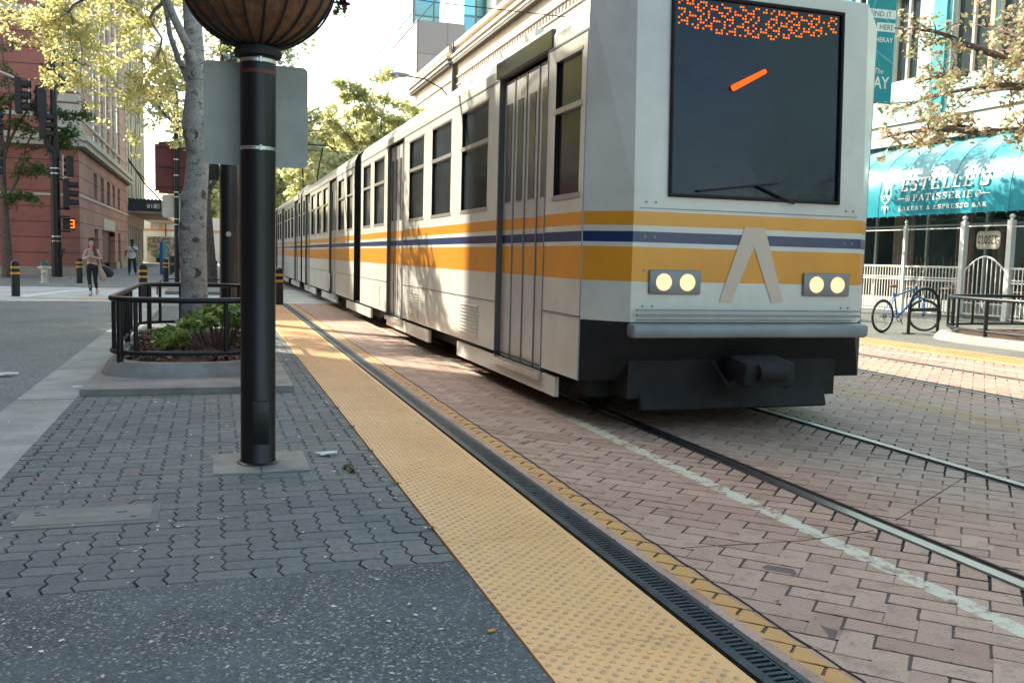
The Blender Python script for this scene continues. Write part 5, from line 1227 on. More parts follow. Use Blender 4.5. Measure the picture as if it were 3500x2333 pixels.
m=MB(); serif(m,"ESTELLE'S",3.42,.36,awf(22.82,3.57)); m.build('lettering',M['letter'],ao)
m=MB(); serif(m,"PATISSERIE",2.28,.19,awf(22.22,3.26)); m.build('lettering',M['letter'],ao)
m=MB(); serif(m,"BAKERY & ESPRESSO BAR",3.34,.125,awf(22.78,2.99)); m.build('lettering',M['letter'],ao)
# flourishes and wisk-like emblem
m=MB(); f=awf(0,0)
def P3(y,z): s=min(.98,max(0,(z-2.84)/2.34)); return (WX-awx(s)-.03,y,z)
def ribbon(pts,w):
    for (a,b),(c,d) in zip(pts[:-1],pts[1:]):
        L=math.hypot(c-a,d-b) or 1; n=(-(d-b)/L*w/2,(c-a)/L*w/2); m.quad(P3(a-n[0],b-n[1]),P3(a+n[0],b+n[1]),P3(c+n[0],d+n[1]),P3(c-n[0],d-n[1]))
for s,yc in ((1,22.42),(-1,19.78)):
    ribbon([(yc+s*.42,3.345),(yc,3.345)],.014); ribbon([(yc+.085*math.cos(a),3.345+.085*math.sin(a)) for a in [i*PI/6 for i in range(13)]],.02); ribbon([(yc+.035*math.cos(a),3.345+.035*math.sin(a)) for a in [i*PI/4 for i in range(9)]],.02); ribbon([(yc+s*.25,3.345),(yc+s*.2,3.36),(yc+s*.15,3.345)],.03)
m.build('flourish',M['letter'],ao)
m=MB(); ey=23.36
out=[(0,4.0),(.10,3.86),(.17,3.66),(.21,3.46),(.14,3.32),(.05,3.27)]
ribbon([(ey+a,b) for a,b in out],.02); ribbon([(ey-a,b) for a,b in out],.02)
for k in (-2,-1,0,1,2): ribbon([(ey,3.52),(ey+k*.035,3.68),(ey+k*.05,3.80-.02*abs(k))],.018)
for s in (-1,1): ribbon([(ey+s*(.10+.05*math.cos(a)),3.42+.055*math.sin(a)) for a in [i*PI/5 for i in range(11)]],.018); ribbon([(ey+s*.02,3.50),(ey+s*.06,3.44)],.02)
ribbon([(ey-.06,3.25),(ey+.06,3.25)],.04)
m.quad(P3(ey,3.22),P3(ey+.05,3.10),P3(ey,2.90),P3(ey-.05,3.10))
for s in (-1,1): ribbon([(ey+s*.03,3.10),(ey+s*.10,3.16),(ey+s*.15,3.10),(ey+s*.12,3.05)],.028)
m.build('emblem',M['letter'],ao)
# fence
fe=thing('patio_fence','white metal patio fence with ball-topped posts and an arched gate before the cafe','fence',(19.5,20,0))
FX=19.5
def fpost(y,w=.055,top=2.62):
    m=MB(); m.box(FX-w,FX+w,y-w,y+w,0,top); p=m.build('post',M['wfence'],fe); m=MB(); m.lathe([(w*.5,top),(w*.9,top+.02),(w*.4,top+.04),(w*.9,top+.08),(w*1.0,top+.11),(w*.6,top+.15),(0,top+.17)],(FX,y,0),12); m.build('finial',M['wfence'],p,True)
for y,w in ((24.75,.035),(22.42,.05),(20.18,.075),(18.62,.075),(16.4,.05),(14.2,.05)): fpost(y,w,2.55 if w<.06 else 2.6)
def panel(y0,y1,base=.05):
    for z,w in ((1.36,.028),(1.05,.018),(.98,.022),(base,.022)):
        m=MB(); m.box(FX-.02,FX+.02,y0,y1,z-w,z+w); m.build('rail',M['wfence'],fe)
    m=MB(); n=int((y1-y0)/.118); 
    for i in range(1,n): y=y0+(y1-y0)*i/n; m.box(FX-.01,FX+.01,y-.012,y+.012,base,1.36)
    m.build('pickets',M['wfence'],fe)
    m=MB(); m.box(FX-.015,FX+.015,y0,y1,2.42,2.45); m.build('upper_rail',M['wfence'],fe)
for a,b in ((22.47,24.72),(20.25,22.37),(16.45,18.55),(14.25,16.35)): panel(a,b)
m=MB(); m.box(FX-.015,FX+.015,18.7,20.1,2.46,2.49); m.build('upper_rail',M['wfence'],fe)
gt=MB(); G=[(18.72+1.36*t/14,1.28+.38*math.sin(PI*t/14)) for t in range(15)]
gt.tube([(FX,y,z) for y,z in G],.024,8); gt.box(FX-.02,FX+.02,18.70,18.745,.08,1.3); gt.box(FX-.02,FX+.02,20.055,20.1,.08,1.3); gt.box(FX-.015,FX+.015,18.72,20.08,.10,.14); gt.box(FX-.015,FX+.015,18.72,20.08,.40,.43)
for i in range(1,9):
    y=18.72+1.36*i/9; z=1.28+.38*math.sin(PI*i/9); gt.box(FX-.01,FX+.01,y-.012,y+.012,.1,z)
gt.build('gate',M['wfence'],fe)
cs_=thing('closed_sign','scalloped pale CLOSED sign hanging above the gate','sign',(20.1,19.2,2.0))
m=MB(); cy=19.9; m.prism([(cy+a*1.12,2.12+b*1.15) for a,b in [(-.36,-.14),(-.30,-.21),(.30,-.21),(.36,-.14),(.36,.14),(.30,.21),(-.30,.21),(-.36,.14)]],lambda a,b,t:(20.05+t,a,b),0,.02); m.build('board',M['signpale'],cs_)
m=MB(); serif(m,'CLOSED',.68,.22,lambda u,v:(20.045,cy+.345-u,2.02+v),.9); m.build('lettering',M['blkm'],cs_)
m=MB(); m.tube([(20.06,cy-.2,2.33),(20.06,cy,2.75),(20.06,cy+.2,2.33)],.008,4); m.build('hanger',M['blkm'],cs_)
la=thing('patio_lantern','dark bell-shaped lamp hanging under the awning by the CLOSED sign','lamp',(20.4,20.0,2.9))
m=MB(); m.lathe([(.03,3.25),(.05,3.05),(.09,2.9),(.2,2.72),(.21,2.70),(.0,2.72)],(20.5,20.0,0),16); m.build('shade',M['blkm'],la,True); m=MB(); m.tube([(20.5,20,3.2),(20.5,20,4.4)],.012,5); m.build('chain',M['blkm'],la)
# cafe tables with chairs on top
def chair_mesh(x,y,z0,s,t_name,label,rz):
    t=thing('cafe_chair',label,'chair',(x,y,z0),'wicker bistro chairs stacked upside down on tables')
    sg=s
    m=MB(); m.tube([(x+.2*math.cos(a),y+.2*math.sin(a),z0+sg*.45) for a in [i*PI/8 for i in range(16)]],.016,6,closed=True); m.lathe([(0,-.008),(.19,-.008),(.19,.008),(0,.008)],(x,y,z0+sg*.45),16); m.build('seat',M['wicker'],t,True)
    for a in (PI/4,3*PI/4,5*PI/4,7*PI/4): m=MB(); m.tube([(x+.17*math.cos(a),y+.17*math.sin(a),z0+sg*.45),(x+.23*math.cos(a),y+.23*math.sin(a),z0)],.012,6); m.build('leg',M['wicker'],t,True)
    m=MB(); P=[(x+.2,y-.19*math.cos(q*PI/10),z0+sg*(.45+.46*math.sin(q*PI/10))) for q in range(11)]; m.tube(P,.014,6); P=[(x+.2,y-.12*math.cos(q*PI/10),z0+sg*(.45+.36*math.sin(q*PI/10))) for q in range(11)]; m.tube(P,.008,5)
    m.cbox((x+.2,y,z0+sg*.70),(.012,.26,.26)); m.build('backrest',M['wicker'],t,True)
    return t
for i,(x,y) in enumerate(((20.6,22.9),(20.7,21.6),(20.6,19.0),(20.7,17.2))):
    lab=['left of the second fence post','between the second and third fence posts','behind the arched gate','at the right edge behind the fence'][i]
    t=thing('cafe_table','round dark cafe table '+lab,'table',(x,y,0),'round patio tables')
    m=MB(); m.lathe([(0,.72),(.42,.72),(.43,.735),(.42,.75),(0,.75)],(x,y,0),24); m.build('tabletop',M['wood'],t,True)
    m=MB(); m.tube([(x,y,0),(x,y,.72)],.035,10); m.lathe([(.25,0),(.22,.03),(.04,.06)],(x,y,0),16); m.build('pedestal',M['blkm'],t,True)
    chair_mesh(x-.02,y+.22,.75+.90,-1,'c','wicker chair turned over on the table '+lab+', left one',0)
    chair_mesh(x+.02,y-.24,.75+.90,-1,'c','wicker chair turned over on the table '+lab+', right one',0)
    chair_mesh(x-.45,y+.05,0,1,'c','upright wicker chair pushed to the table '+lab,0)
# banner
bn=thing('street_banner','teal vertical street banner lettered FIND IT HERE, THEKAY','banner',(15.4,19.5,6))
def YB(y): return y
bp=(15.55,19.9)
m=MB(); m.tube([(bp[0],bp[1],0),(bp[0],bp[1],9.2)],.075,12); m.build('pole',M['blkm'],bn,True)
BA=(15.62,19.80); 
def bf(u,v): return (BA[0]+u*.995,BA[1]-u*.10,5.46+v)   # u across 0..0.75, v up
def bq(mb,u0,u1,v0,v1,off=0): mb.add([tuple(np.array(bf(u,v))+np.array((-.1*off,-off,0))) for u,v in ((u0,v0),(u1,v0),(u1,v1),(u0,v1))],[(0,1,2,3)])
m=MB(); 
vs=[];
for k in (0,.012): vs+=[tuple(np.array(bf(u,v))+np.array((0,k,0))) for u,v in ((0,0),(.80,0),(.80,3.2),(0,3.2))]
m.add(vs,[(0,1,2,3),(7,6,5,4),(0,4,5,1),(1,5,6,2),(2,6,7,3),(3,7,4,0)]); m.build('cloth',M['teal'],bn)
m=MB()
for (u0,v0,u1,v1,w) in ((.0,1.1,.3,2.3,.035),(.02,1.45,.78,1.0,.05),(.3,2.2,.8,1.9,.04),(.1,2.2,.5,3.2,.04),(.3,1.3,.42,.9,.02)):
    L=math.hypot(u1-u0,v1-v0); n=(-(v1-v0)/L*w/2,(u1-u0)/L*w/2)
    m.add([tuple(np.array(bf(a,b))+np.array((-.0005,-.004,0))) for a,b in ((u0-n[0],v0-n[1]),(u0+n[0],v0+n[1]),(u1+n[0],v1+n[1]),(u1-n[0],v1-n[1]))],[(0,1,2,3)])
m.build('map_line',M['teall'],bn)
m=MB(); bq(m,.02,.80,2.08,2.30,.006); bq(m,.28,.80,1.76,1.98,.006); m.build('name_block',M['letter'],bn)
def bt(txt,size,u,v,mat,nm,sx=1.0,bold=0,shear=0): text_mesh(txt,size,lambda x,y:tuple(np.array(bf(u+x,v+y))+np.array((-.001,-.010,0))),nm,mat,bn,bold=bold,sx=sx,shear=shear)
bt('FIND IT',.19,.07,2.125,M['navy'],'lettering',.95); bt('HERE',.19,.35,1.805,M['navy'],'lettering',.9); bt('#THEKAY',.17,.07,1.50,M['letter'],'lettering',.92,.003)
bt('The',.20,.26,.72,M['letter'],'lettering',.85,0,.3); bt('KAY',.42,.06,.36,M['letter'],'lettering',.80,.006)
m=MB(); m.tube([(bp[0],bp[1],8.66),bf(.82,3.2)],.015,6); m.tube([(bp[0],bp[1],5.46),bf(.82,0)],.015,6); m.tube([(bp[0],bp[1],8.9),(bp[0]-.5,bp[1]-.1,9.0)],.03,6); m.build('bracket',M['blkm'],bn)
m=MB(); m.lathe([(0,-.08),(.16,-.05),(.2,0),(.12,.08),(0,.11)],(15.0,19.6,8.45),14); m.tube([(15.0,19.6,8.5),(15.5,19.9,8.6)],.025,6); m.build('lamp_head',M['whitep'],bn,True)

# bike rack and bicycle
rk=thing('bike_rack','black arched steel bicycle rack with a cross bar','bike rack',(13.6,15.1,0))
A=Vector((13.22,14.96,0)); B=Vector((14.18,15.22,0)); D=(B-A)
pts=[A+Vector((0,0,0)),A+Vector((0,0,.55))]+[A+D*(.5-.5*math.cos(q*PI/10))+Vector((0,0,.55+.36*math.sin(q*PI/10))) for q in range(1,10)]+[B+Vector((0,0,.55)),B]
m=MB(); m.tube(pts,.032,12); m.build('hoop',M['blk'],rk,True)
m=MB(); q0=A+D*.04; q1=A+D*.96; m.tube([q0+Vector((0,0,.48)),q1+Vector((0,0,.48))],.04,8); m.build('cross_bar',M['blk'],rk)
for q in (A,B): m=MB(); m.cbox((q.x,q.y,.01),(.22,.12,.02)); m.build('foot_plate',M['blk'],rk)
bi=thing('bicycle','blue mountain bicycle leaning on the black rack, front wheel turned','bicycle',(13.5,15.35,0))
rw=Vector((12.86,15.30,.335)); fw=Vector((14.18,15.62,.335)); axis=(fw-rw).normalized()
def wheel(c,d,nm):
    d=d.normalized(); m=MB(); P=[c+d*(.315*math.cos(a))+Vector((0,0,.315*math.sin(a))) for a in [2*PI*i/40 for i in range(40)]]; m.tube(P,.024,8,closed=True); w=m.build('wheel',M['rub'],bi,True)
    m=MB(); m.tube([c+d*(.285*math.cos(a))+Vector((0,0,.285*math.sin(a))) for a in [2*PI*i/40 for i in range(40)]],.010,6,closed=True); m.build('rim',M['trim'],w,True)
    m=MB()
    for i in range(24): a=2*PI*i/24; m.tube([c,c+d*(.28*math.cos(a))+Vector((0,0,.28*math.sin(a)))],.0016,3)
    m.build('spokes',M['galv'],w)
    nrm=d.cross(Vector((0,0,1))); m=MB(); m.tube([c-nrm*.06,c+nrm*.06],.022,8); m.build('hub',M['blkm'],w)
wheel(rw,axis,'r'); fd=Vector((.55,-.83,0)); wheel(fw,fd,'f')
U=lambda t,z,o=0: rw+axis*t+Vector((0,0,z-.335))
bbk=U(.47,.30); st=U(.36,.74); hd=U(1.03,.90); hb=U(1.09,.74)
for nm,a,b,r in (('frame',bbk,hb,.022),('frame',st,hd,.017),('frame',bbk,U(.34,.80),.017)): pass
m=MB(); m.tube([bbk,hb],.024,10); m.tube([st,hd],.019,10); m.tube([bbk,U(.33,.80)],.018,10); m.tube([hd+Vector((0,0,.05)),hb],.022,10); n_=axis.cross(Vector((0,0,1)))
for s in (-1,1): m.tube([bbk+n_*.03*s,rw+n_*.06*s],.010,6); m.tube([st+n_*.02*s,rw+n_*.06*s],.009,6)
fr=m.build('frame',M['blueb'],bi,True)
fn=fd.normalized().cross(Vector((0,0,1))); cr=fw+Vector((-.02,0.02,.34)); m=MB()
for s in (-1,1): m.tube([cr+fn*.06*s,fw+fn*.065*s],.014,8)
m.tube([cr+fn*.07,cr-fn*.07],.016,8); m.tube([cr,hb],.016,8); m.build('fork',M['blueb'],bi,True)
m=MB(); m.tube([U(.33,.80),U(.31,.92)],.013,8); m.build('seat_post',M['trim'],bi)
m=MB(); bm_=bmesh.new(); bmesh.ops.create_uvsphere(bm_,u_segments=14,v_segments=8,radius=1); bmesh.ops.scale(bm_,vec=(.14,.065,.032),verts=bm_.verts)
for v in bm_.verts:
    if v.co.x>0: v.co.y*=1-.6*v.co.x/.14
bmesh.ops.rotate(bm_,verts=bm_.verts,matrix=Matrix.Rotation(math.atan2(axis.y,axis.x),3,'Z')); sp_=U(.30,.94); bmesh.ops.translate(bm_,verts=bm_.verts,vec=sp_); m.bm(bm_); m.build('saddle',M['tan'],bi,True)
hc=hd+Vector((.03,0,.13)); bd_=fn.normalized()
m=MB(); m.tube([hd,hc],.013,8); m.tube([hc-bd_*.30+Vector((0,0,.03)),hc-bd_*.12,hc,hc+bd_*.12,hc+bd_*.30+Vector((0,0,.03))],.011,8); hbo=m.build('handlebar',M['galv'],bi,True)
for s in (-1,1): m=MB(); m.tube([hc+bd_*.18*s+Vector((0,0,.015)),hc+bd_*.31*s+Vector((0,0,.032))],.018,8); m.build('grip',M['blkm'],hbo,True)
m=MB(); m.tube([hc+bd_*.1,hc+Vector((.12,-.05,.02)),cr+Vector((.03,0,0))],.004,4); m.tube([hc-bd_*.1,hc+Vector((.05,-.12,.06)),st+Vector((0,0,.02))],.004,4); m.build('cable',M['blkm'],bi)
m=MB(); nn_=axis.cross(Vector((0,0,1))); c=bbk-nn_*.0
m.tube([bbk+nn_*.055+axis*(.085*math.cos(a))+Vector((0,0,.085*math.sin(a))) for a in [2*PI*i/20 for i in range(20)]],.008,5,closed=True); m.tube([bbk+nn_*.06,bbk+nn_*.07+axis*.09+Vector((0,0,-.14))],.010,6); m.tube([bbk-nn_*.06,bbk-nn_*.07-axis*.09+Vector((0,0,.14))],.010,6); m.build('crankset',M['blkm'],bi,True)
m=MB(); m.tube([rw+nn_*.05+axis*(.05*math.cos(a))+Vector((0,0,.05*math.sin(a))) for a in [2*PI*i/14 for i in range(14)]],.008,5,closed=True); m.tube([rw+nn_*.05+Vector((0,0,.05)),bbk+nn_*.055+Vector((0,0,.085))],.003,4); m.tube([rw+nn_*.05-Vector((0,0,.05)),rw+nn_*.05+axis*.03-Vector((0,0,.17)),bbk+nn_*.055-Vector((0,0,.085))],.003,4); m.build('chain',M['groove'],bi)

# right planter
rp=thing('tree_planter','flared concrete planter with mulch on the cafe side sidewalk','planter',(14.6,12.3,0))
CX,CY,RX,RY=14.75,12.25,2.05,2.45
def ell(k,n=56): return [(CX+(RX+k)*math.copysign(abs(math.cos(a))**.75,math.cos(a)),CY+(RY+k)*math.copysign(abs(math.sin(a))**.75,math.sin(a))) for a in [2*PI*i/n for i in range(n)]]
m=MB(); vs=[]; rg=[(.06,-.01),(.04,.05),(-.03,.13),(-.06,.14),(-.22,.14),(-.23,.05)]
for g,z in rg: vs+=[(x,y,z) for x,y in ell(g)]
m.add(vs,[(i*56+j,i*56+(j+1)%56,(i+1)*56+(j+1)%56,(i+1)*56+j) for i in range(5) for j in range(56)]); m.build('kerb',M['kerbc'],rp,True,50)
m=MB(); vs=[]
for f in (1,.8,.6,.4,.2,.05): vs+=[(CX+(x-CX)*f,CY+(y-CY)*f,.11+.07*(1-f*f)+.02*math.sin(x*9+y*7)) for x,y in ell(-.22)]
m.add(vs,[(i*56+j,i*56+(j+1)%56,(i+1)*56+(j+1)%56,(i+1)*56+j) for i in range(5) for j in range(56)]+[tuple(5*56+j for j in range(56))]); m.build('mulch',M['mulch'],rp,True,80)
rg2=thing('tree_guard','black tubular steel guard rail around the cafe side planter','railing',(13.5,13,0))
E2=ell(-.16)
m=MB(); m.tube([(x,y,.80) for x,y in E2],.032,12,closed=True); m.build('top_rail',M['blk'],rg2,True)
m=MB(); m.tube([(x,y,.24) for x,y in E2],.024,10,closed=True); m.build('bottom_rail',M['blk'],rg2,True)
for i in range(0,56,3): 
    x,y=E2[i]; big=(i//3)%3==0; m=MB(); m.tube([(x,y,.12 if big else .24),(x,y,.80)],.036 if big else .024,10); m.build('leg' if big else 'baluster',M['blk'],rg2,True)
for (x0,y0) in ((13.0,13.6),(12.9,13.2)): pass

# ------------------------------------------------------------------ cream building, towers, lamp
cb=thing('cream_building','long sunlit cream building with deep horizontal cornices above the train roof','building',(26,75,0))
m=MB(); m.box(WX,WX+20,44,84.2,0,20.7); m.box(WX-.25,WX+20,84.6,102,0,20.2); m.build('wall',M['cream'],cb)
m=MB(); m.box(WX-.35,WX,44,84.3,20.5,20.85); m.box(WX-.2,WX,44,84.3,19.95,20.1); m.box(WX-.75,WX-.25,84.6,102.3,20.1,20.6); m.build('parapet',M['creamL'],cb)
m=MB(); m.box(WX-.6,WX,44,84.3,19.5,19.68); m.box(WX-.5,WX,44,84.3,19.15,19.3);  m.box(WX-.95,WX-.25,84.6,102.3,19.5,19.7); m.box(WX-.85,WX-.25,84.6,102.3,19.1,19.25); m.build('cornice',M['creamL'],cb)
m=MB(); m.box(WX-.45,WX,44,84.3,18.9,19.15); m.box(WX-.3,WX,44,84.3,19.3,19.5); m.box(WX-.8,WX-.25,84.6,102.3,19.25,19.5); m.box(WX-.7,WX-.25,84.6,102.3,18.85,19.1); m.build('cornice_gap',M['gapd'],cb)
m=MB(); m.box(WX-.12,WX,44,84.3,17.7,17.85); m.box(WX-.1,WX,44,84.3,17.0,17.12); m.box(WX-.40,WX-.25,84.6,102,17.6,17.75); m.build('string_course',M['creamL'],cb)
m=MB()
for k in range(64): m.box(WX-.03,WX+.0,44.5+k*.62,44.78+k*.62,17.2,17.62)
m.build('dentil_opening',M['gapd'],cb)
for k in range(14):
    y=45+k*2.8
    for z in (2.5,7,11.8): m=MB(); m.box(WX-.02,WX+.0,y,y+1.6,z,z+3.2); m.build('window',M['winb'],cb)
m=MB(); m.box(WX-.45,WX-.2,84.2,84.6,0,20.9); m.build('downpipe',M['gapd'],cb)
gb=thing('grey_tower','grey stone panelled tower behind the cream building','building',(30,115,0))
m=MB(); m.box(23.1,29.,110,126,0,29.1); m.box(33.5,48,104,126,0,48); m.build('wall',M['greyt'],gb)
m=MB(); m.box(29.6,33.3,113,126,0,48); m.build('stair_window',M['curtain'],gb)
m=MB(); m.box(32.2,33.6,108,112,0,48); m.build('round_pier',M['stone'],gb)
gl=thing('glass_tower','blue glass curtain-wall tower with a stepped top','building',(45,160,0))
m=MB(); m.box(30.8,60,150,200,0,40.4); m.build('podium',M['curtain'],gl)
m=MB(); m.box(31.0,70,149.6,190,0,75); m.build('tower',M['curtain'],gl)
m=MB(); m.box(30.6,31.0,149.4,149.8,0,75); m.box(30.7,30.8,149.6,200,40.2,40.7); m.build('edge_trim',M['grey'],gl)
lp=thing('street_lamp','curved-arm cobra-head street lamp beyond the train roof','street lamp',(15.4,60,0))
m=MB(); m.tube([(15.4,60,0),(15.4,60,10.6)],[.11,.07],12); m.build('pole',M['grey'],lp,True)
m=MB(); m.tube([(15.4,60,10.6),(15.0,60,11.5),(14.3,60,12.25),(13.2,60,12.75),(12.1,60,12.85)],.045,8); m.build('arm',M['blkm'],lp,True)
m=MB(); bm_=bmesh.new(); bmesh.ops.create_uvsphere(bm_,u_segments=14,v_segments=8,radius=1); bmesh.ops.scale(bm_,vec=(.68,.2,.15),verts=bm_.verts); bmesh.ops.translate(bm_,verts=bm_.verts,vec=(11.5,60,12.9)); m.bm(bm_); m.build('head',M['cap'],lp,True)
m=MB(); m.lathe([(0,-.22),(.15,-.15),(.2,0)],(11.3,60,12.86),12); m.build('lens',M['whitep'],lp,True)
# closing row at the end of the street
m=MB(); 
for i,(x,y,w,h) in enumerate(((-6,190,14,9),(10,210,16,14))):
    t=thing('far_building','pale office block closing the street end, '+('left one' if i==0 else 'right one'),'building',(x,y,0)); m=MB(); m.box(x-w/2,x+w/2,y,y+14,0,h); m.build('wall',M['off'],t); 
    m=MB()
    for zz in range(2,h-2,4): m.box(x-w/2+.8,x+w/2-.8,y-.05,y,zz,zz+1.8)
    m.build('window',M['winb'],t)

# ------------------------------------------------------------------ litter
def bits(name,n,rx,ry,z,size,mat,seed,label):
    o=leaves(name,[(rnd.uniform(*rx),rnd.uniform(*ry),z) for _ in range(n)],.012,1,size,mat,None,seed,.1,1,12); o['kind']='stuff'; o['label']=label; return o
bits('fallen_petals',260,(-1.5,1.0),(2.3,9),.007,.020,M['petal'],71,'small pale petals scattered over the near paving')
bits('fallen_petals_by_kerb',180,(-1.2,1.0),(8.2,20),.010,.034,M['petal'],72,'pale petals scattered along the planter and farther paving')
for p,s,l in (((.70,6.0,.008),.07,'crumpled translucent wrapper on the pavers right of the post'),((-2.05,10.55,-.02),.12,'white flattened cup lying in the lane beside the gutter'),((1.48,3.1,.012),.014,'tiny white paper scrap on the yellow strip'),((-1.22,9.35,.01),.05,'scrap of white paper in the gutter by the planter slab')):
    m=MB(); n=9; vs=[(p[0]+s*(1+.4*math.sin(i*2.1))*math.cos(i*.7),p[1]+s*.5*math.sin(i*.7),p[2]+s*.12*(1+math.sin(i*1.9))) for i in range(n)]+[(p[0],p[1],p[2]+s*.3)]
    m.add(vs,[(i,(i+1)%n,n) for i in range(n)]); tag(m.build('litter',M['litter']),l,'litter')
m=MB(); m.cbox((.93,3.0,.006),(.03,.012,.008),.4,0,.002); tag(m.build('litter',M['orange']),'tiny orange scrap on the aggregate concrete near the strip','litter')
wd=leaves('weed',[(.78,5.6,.012),(.80,5.5,.015)],.035,60,.022,M['weed'],None,77,.4); tag(wd,'small tuft of dry weed between the pavers right of the post','weed')
wd=leaves('weed',[(1.0,4.25+.9*i,.004) for i in range(5)],.03,22,.016,M['weed'],None,78,.3); tag(wd,'thin line of dry weeds along the joint beside the yellow strip','weed')
# ------------------------------------------------------------------ people
def skin(name,J,E_,org,mat,parent,root,sub=2,sq=None):
    """J: {key:(x,y,z,r)}; E_: list of chains of keys"""
    keys=list(J); ix={k:i for i,k in enumerate(keys)}; ed=set()
    for ch in E_:
        for a,b in zip(ch[:-1],ch[1:]): ed.add((ix[a],ix[b]))
    me=bpy.data.meshes.new('tmp_skin'); me.from_pydata([tuple(np.array(J[k][:3])+np.array(org)) for k in keys],list(ed),[])
    o=bpy.data.objects.new('tmp_skin',me); COL.objects.link(o); o.modifiers.new('s','SKIN'); sv=me.skin_vertices[0].data
    for k in keys:
        r=J[k][3]; r=(r,r) if not isinstance(r,tuple) else r; sv[ix[k]].radius=r; sv[ix[k]].use_root=(k==root)
    m2=o.modifiers.new('b','SUBSURF'); m2.levels=sub; m2.render_levels=sub
    dg=bpy.context.evaluated_depsgraph_get(); dg.update(); nm=bpy.data.meshes.new_from_object(o.evaluated_get(dg)); bpy.data.objects.remove(o); bpy.data.meshes.remove(me)
    nm.name=name; nm.materials.clear(); nm.materials.append(mat); nm.polygons.foreach_set('use_smooth',[True]*len(nm.polygons)); q=bpy.data.objects.new(name,nm); COL.objects.link(q)
    if parent: q.parent=parent; q.location=-wl(parent)
    return q
def hand(J,E_,pre,wrist,d,up,side,curl=.5,s=1.0):
    """adds palm, four fingers and a thumb after the wrist joint; d = hand direction, up = back of hand, side = toward thumb"""
    d=Vector(d).normalized(); up=Vector(up).normalized(); side=Vector(side).normalized(); w=Vector(wrist)
    def put(k,v,r): J[pre+k]=(v.x,v.y,v.z,r*s)
    put('p1',w+d*.035*s,(.026)); put('p2',w+d*.075*s,(.024)); E_.append([pre+'w',pre+'p1',pre+'p2'])
    for i,(o_,l) in enumerate(((.028,.070),(.010,.078),(-.009,.072),(-.027,.058))):
        b=w+d*.085*s+side*o_*s; m1=b+(d*.5-up*curl*.30).normalized()*l*.5*s; m2=m1+(d*.3-up*curl).normalized()*l*.5*s
        put('f%da'%i,b,.0095); put('f%db'%i,m1,.0088); put('f%dc'%i,m2,.0075); E_.append([pre+'p2',pre+'f%da'%i,pre+'f%db'%i,pre+'f%dc'%i])
    b=w+d*.035*s+side*.035*s; put('ta',b,.011); t1=b+(d*.6+side*.5-up*.2).normalized()*.035*s; put('tb',t1,.010); t2=t1+(d-up*.3).normalized()*.028*s; put('tc',t2,.008); E_.append([pre+'p1',pre+'ta',pre+'tb',pre+'tc'])
def face(org,c,ydir,mat_skin,parent,tilt=0,s=1.0):
    c=Vector(org)+Vector(c)
    f=Vector((0,-1,-math.sin(tilt))).normalized(); u=Vector((0,-math.sin(tilt),1)).normalized(); r=Vector((1,0,0))
    for sd in (-1,1):
        m=MB(); p=c+f*.086*s+r*.031*sd*s+u*.012*s; m.cbox(tuple(p),(.022*s,.008,.010*s)); m.build('eye',M['blkm'],parent)
    m=MB(); p=c+f*.095*s-u*.018*s; m.tube([p+u*.022*s-f*.006,p],[.006*s,.013*s],6); m.build('nose',mat_skin,parent,True)
    m=MB(); p=c+f*.086*s-u*.052*s; m.cbox(tuple(p),(.042*s,.008,.010*s)); m.build('mouth',M['hairb'] if mat_skin is M['skinL'] else M['hairk'],parent)
WO=(-3.16,27.55,0)
wm=thing('person','woman in a taupe top and black leggings walking toward us and looking at her phone','person',WO)
J={'pel':(0,0,.90,(.115,.09)),'wst':(0,0,1.04,(.095,.07)),'chs':(0,0,1.20,(.118,.08)),'nk0':(0,-.01,1.33,(.075,.055)),'nk':(0,-.025,1.385,.042),'h0':(0,-.05,1.435,(.055,.06)),'h1':(0,-.055,1.49,(.068,.08)),'h2':(0,-.05,1.55,(.070,.085)),'h3':(0,-.045,1.60,(.045,.055)),
 'rs':(-.145,0,1.31,.045),'re':(-.225,-.05,1.06,.034),'Rw':(-.075,-.235,1.13,.021),'ls':(.145,0,1.31,.045),'le':(.245,-.03,1.075,.034),'Lw':(.085,-.24,1.12,.021),
 'rh':(-.085,0,.84,.085),'rk':(-.075,-.06,.48,.052),'ra':(-.035,-.03,.09,.032),'rt':(-.045,-.16,.035,.028),'lh':(.085,0,.84,.085),'lk':(.085,-.03,.50,.052),'la':(.095,.20,.17,.032),'lt':(.10,.10,.07,.028)}
C=[['pel','wst','chs','nk0','nk','h0','h1','h2','h3'],['nk0','rs','re','Rw'],['nk0','ls','le','Lw'],['pel','rh','rk','ra','rt'],['pel','lh','lk','la','lt']]
hand(J,C,'R',J['Rw'][:3],(.6,-.6,.25),(-.3,-.6,-.2),(0,-.3,1),.8); hand(J,C,'L',J['Lw'][:3],(-.6,-.6,.25),(.3,-.6,-.2),(0,-.3,1),.8)
skin('body',J,C,WO,M['skinL'],wm,'pel')
T={'a':(0,0,.93,(.135,.105)),'b':(0,0,1.04,(.118,.092)),'c':(0,0,1.18,(.138,.10)),'d':(0,0,1.275,(.12,.085)),'e':(-.10,0,1.335,.04),'f':(.10,0,1.335,.04)}
skin('tank_top',T,[['a','b','c','d','e'],['d','f']],WO,M['top'],wm,'a')
T={'a':(0,0,.96,(.118,.095)),'b':(0,0,.88,(.13,.105)),'rh':(-.088,0,.80,.098),'rk':(-.075,-.06,.48,.062),'rc':(-.06,-.035,.32,.056),'ra':(-.038,-.03,.12,.038),'lh':(.088,0,.80,.098),'lk':(.085,-.03,.50,.062),'lc':(.09,.07,.34,.056),'la':(.095,.18,.20,.038)}
skin('leggings',T,[['a','b','rh','rk','rc','ra'],['b','lh','lk','lc','la']],WO,M['legg'],wm,'a')
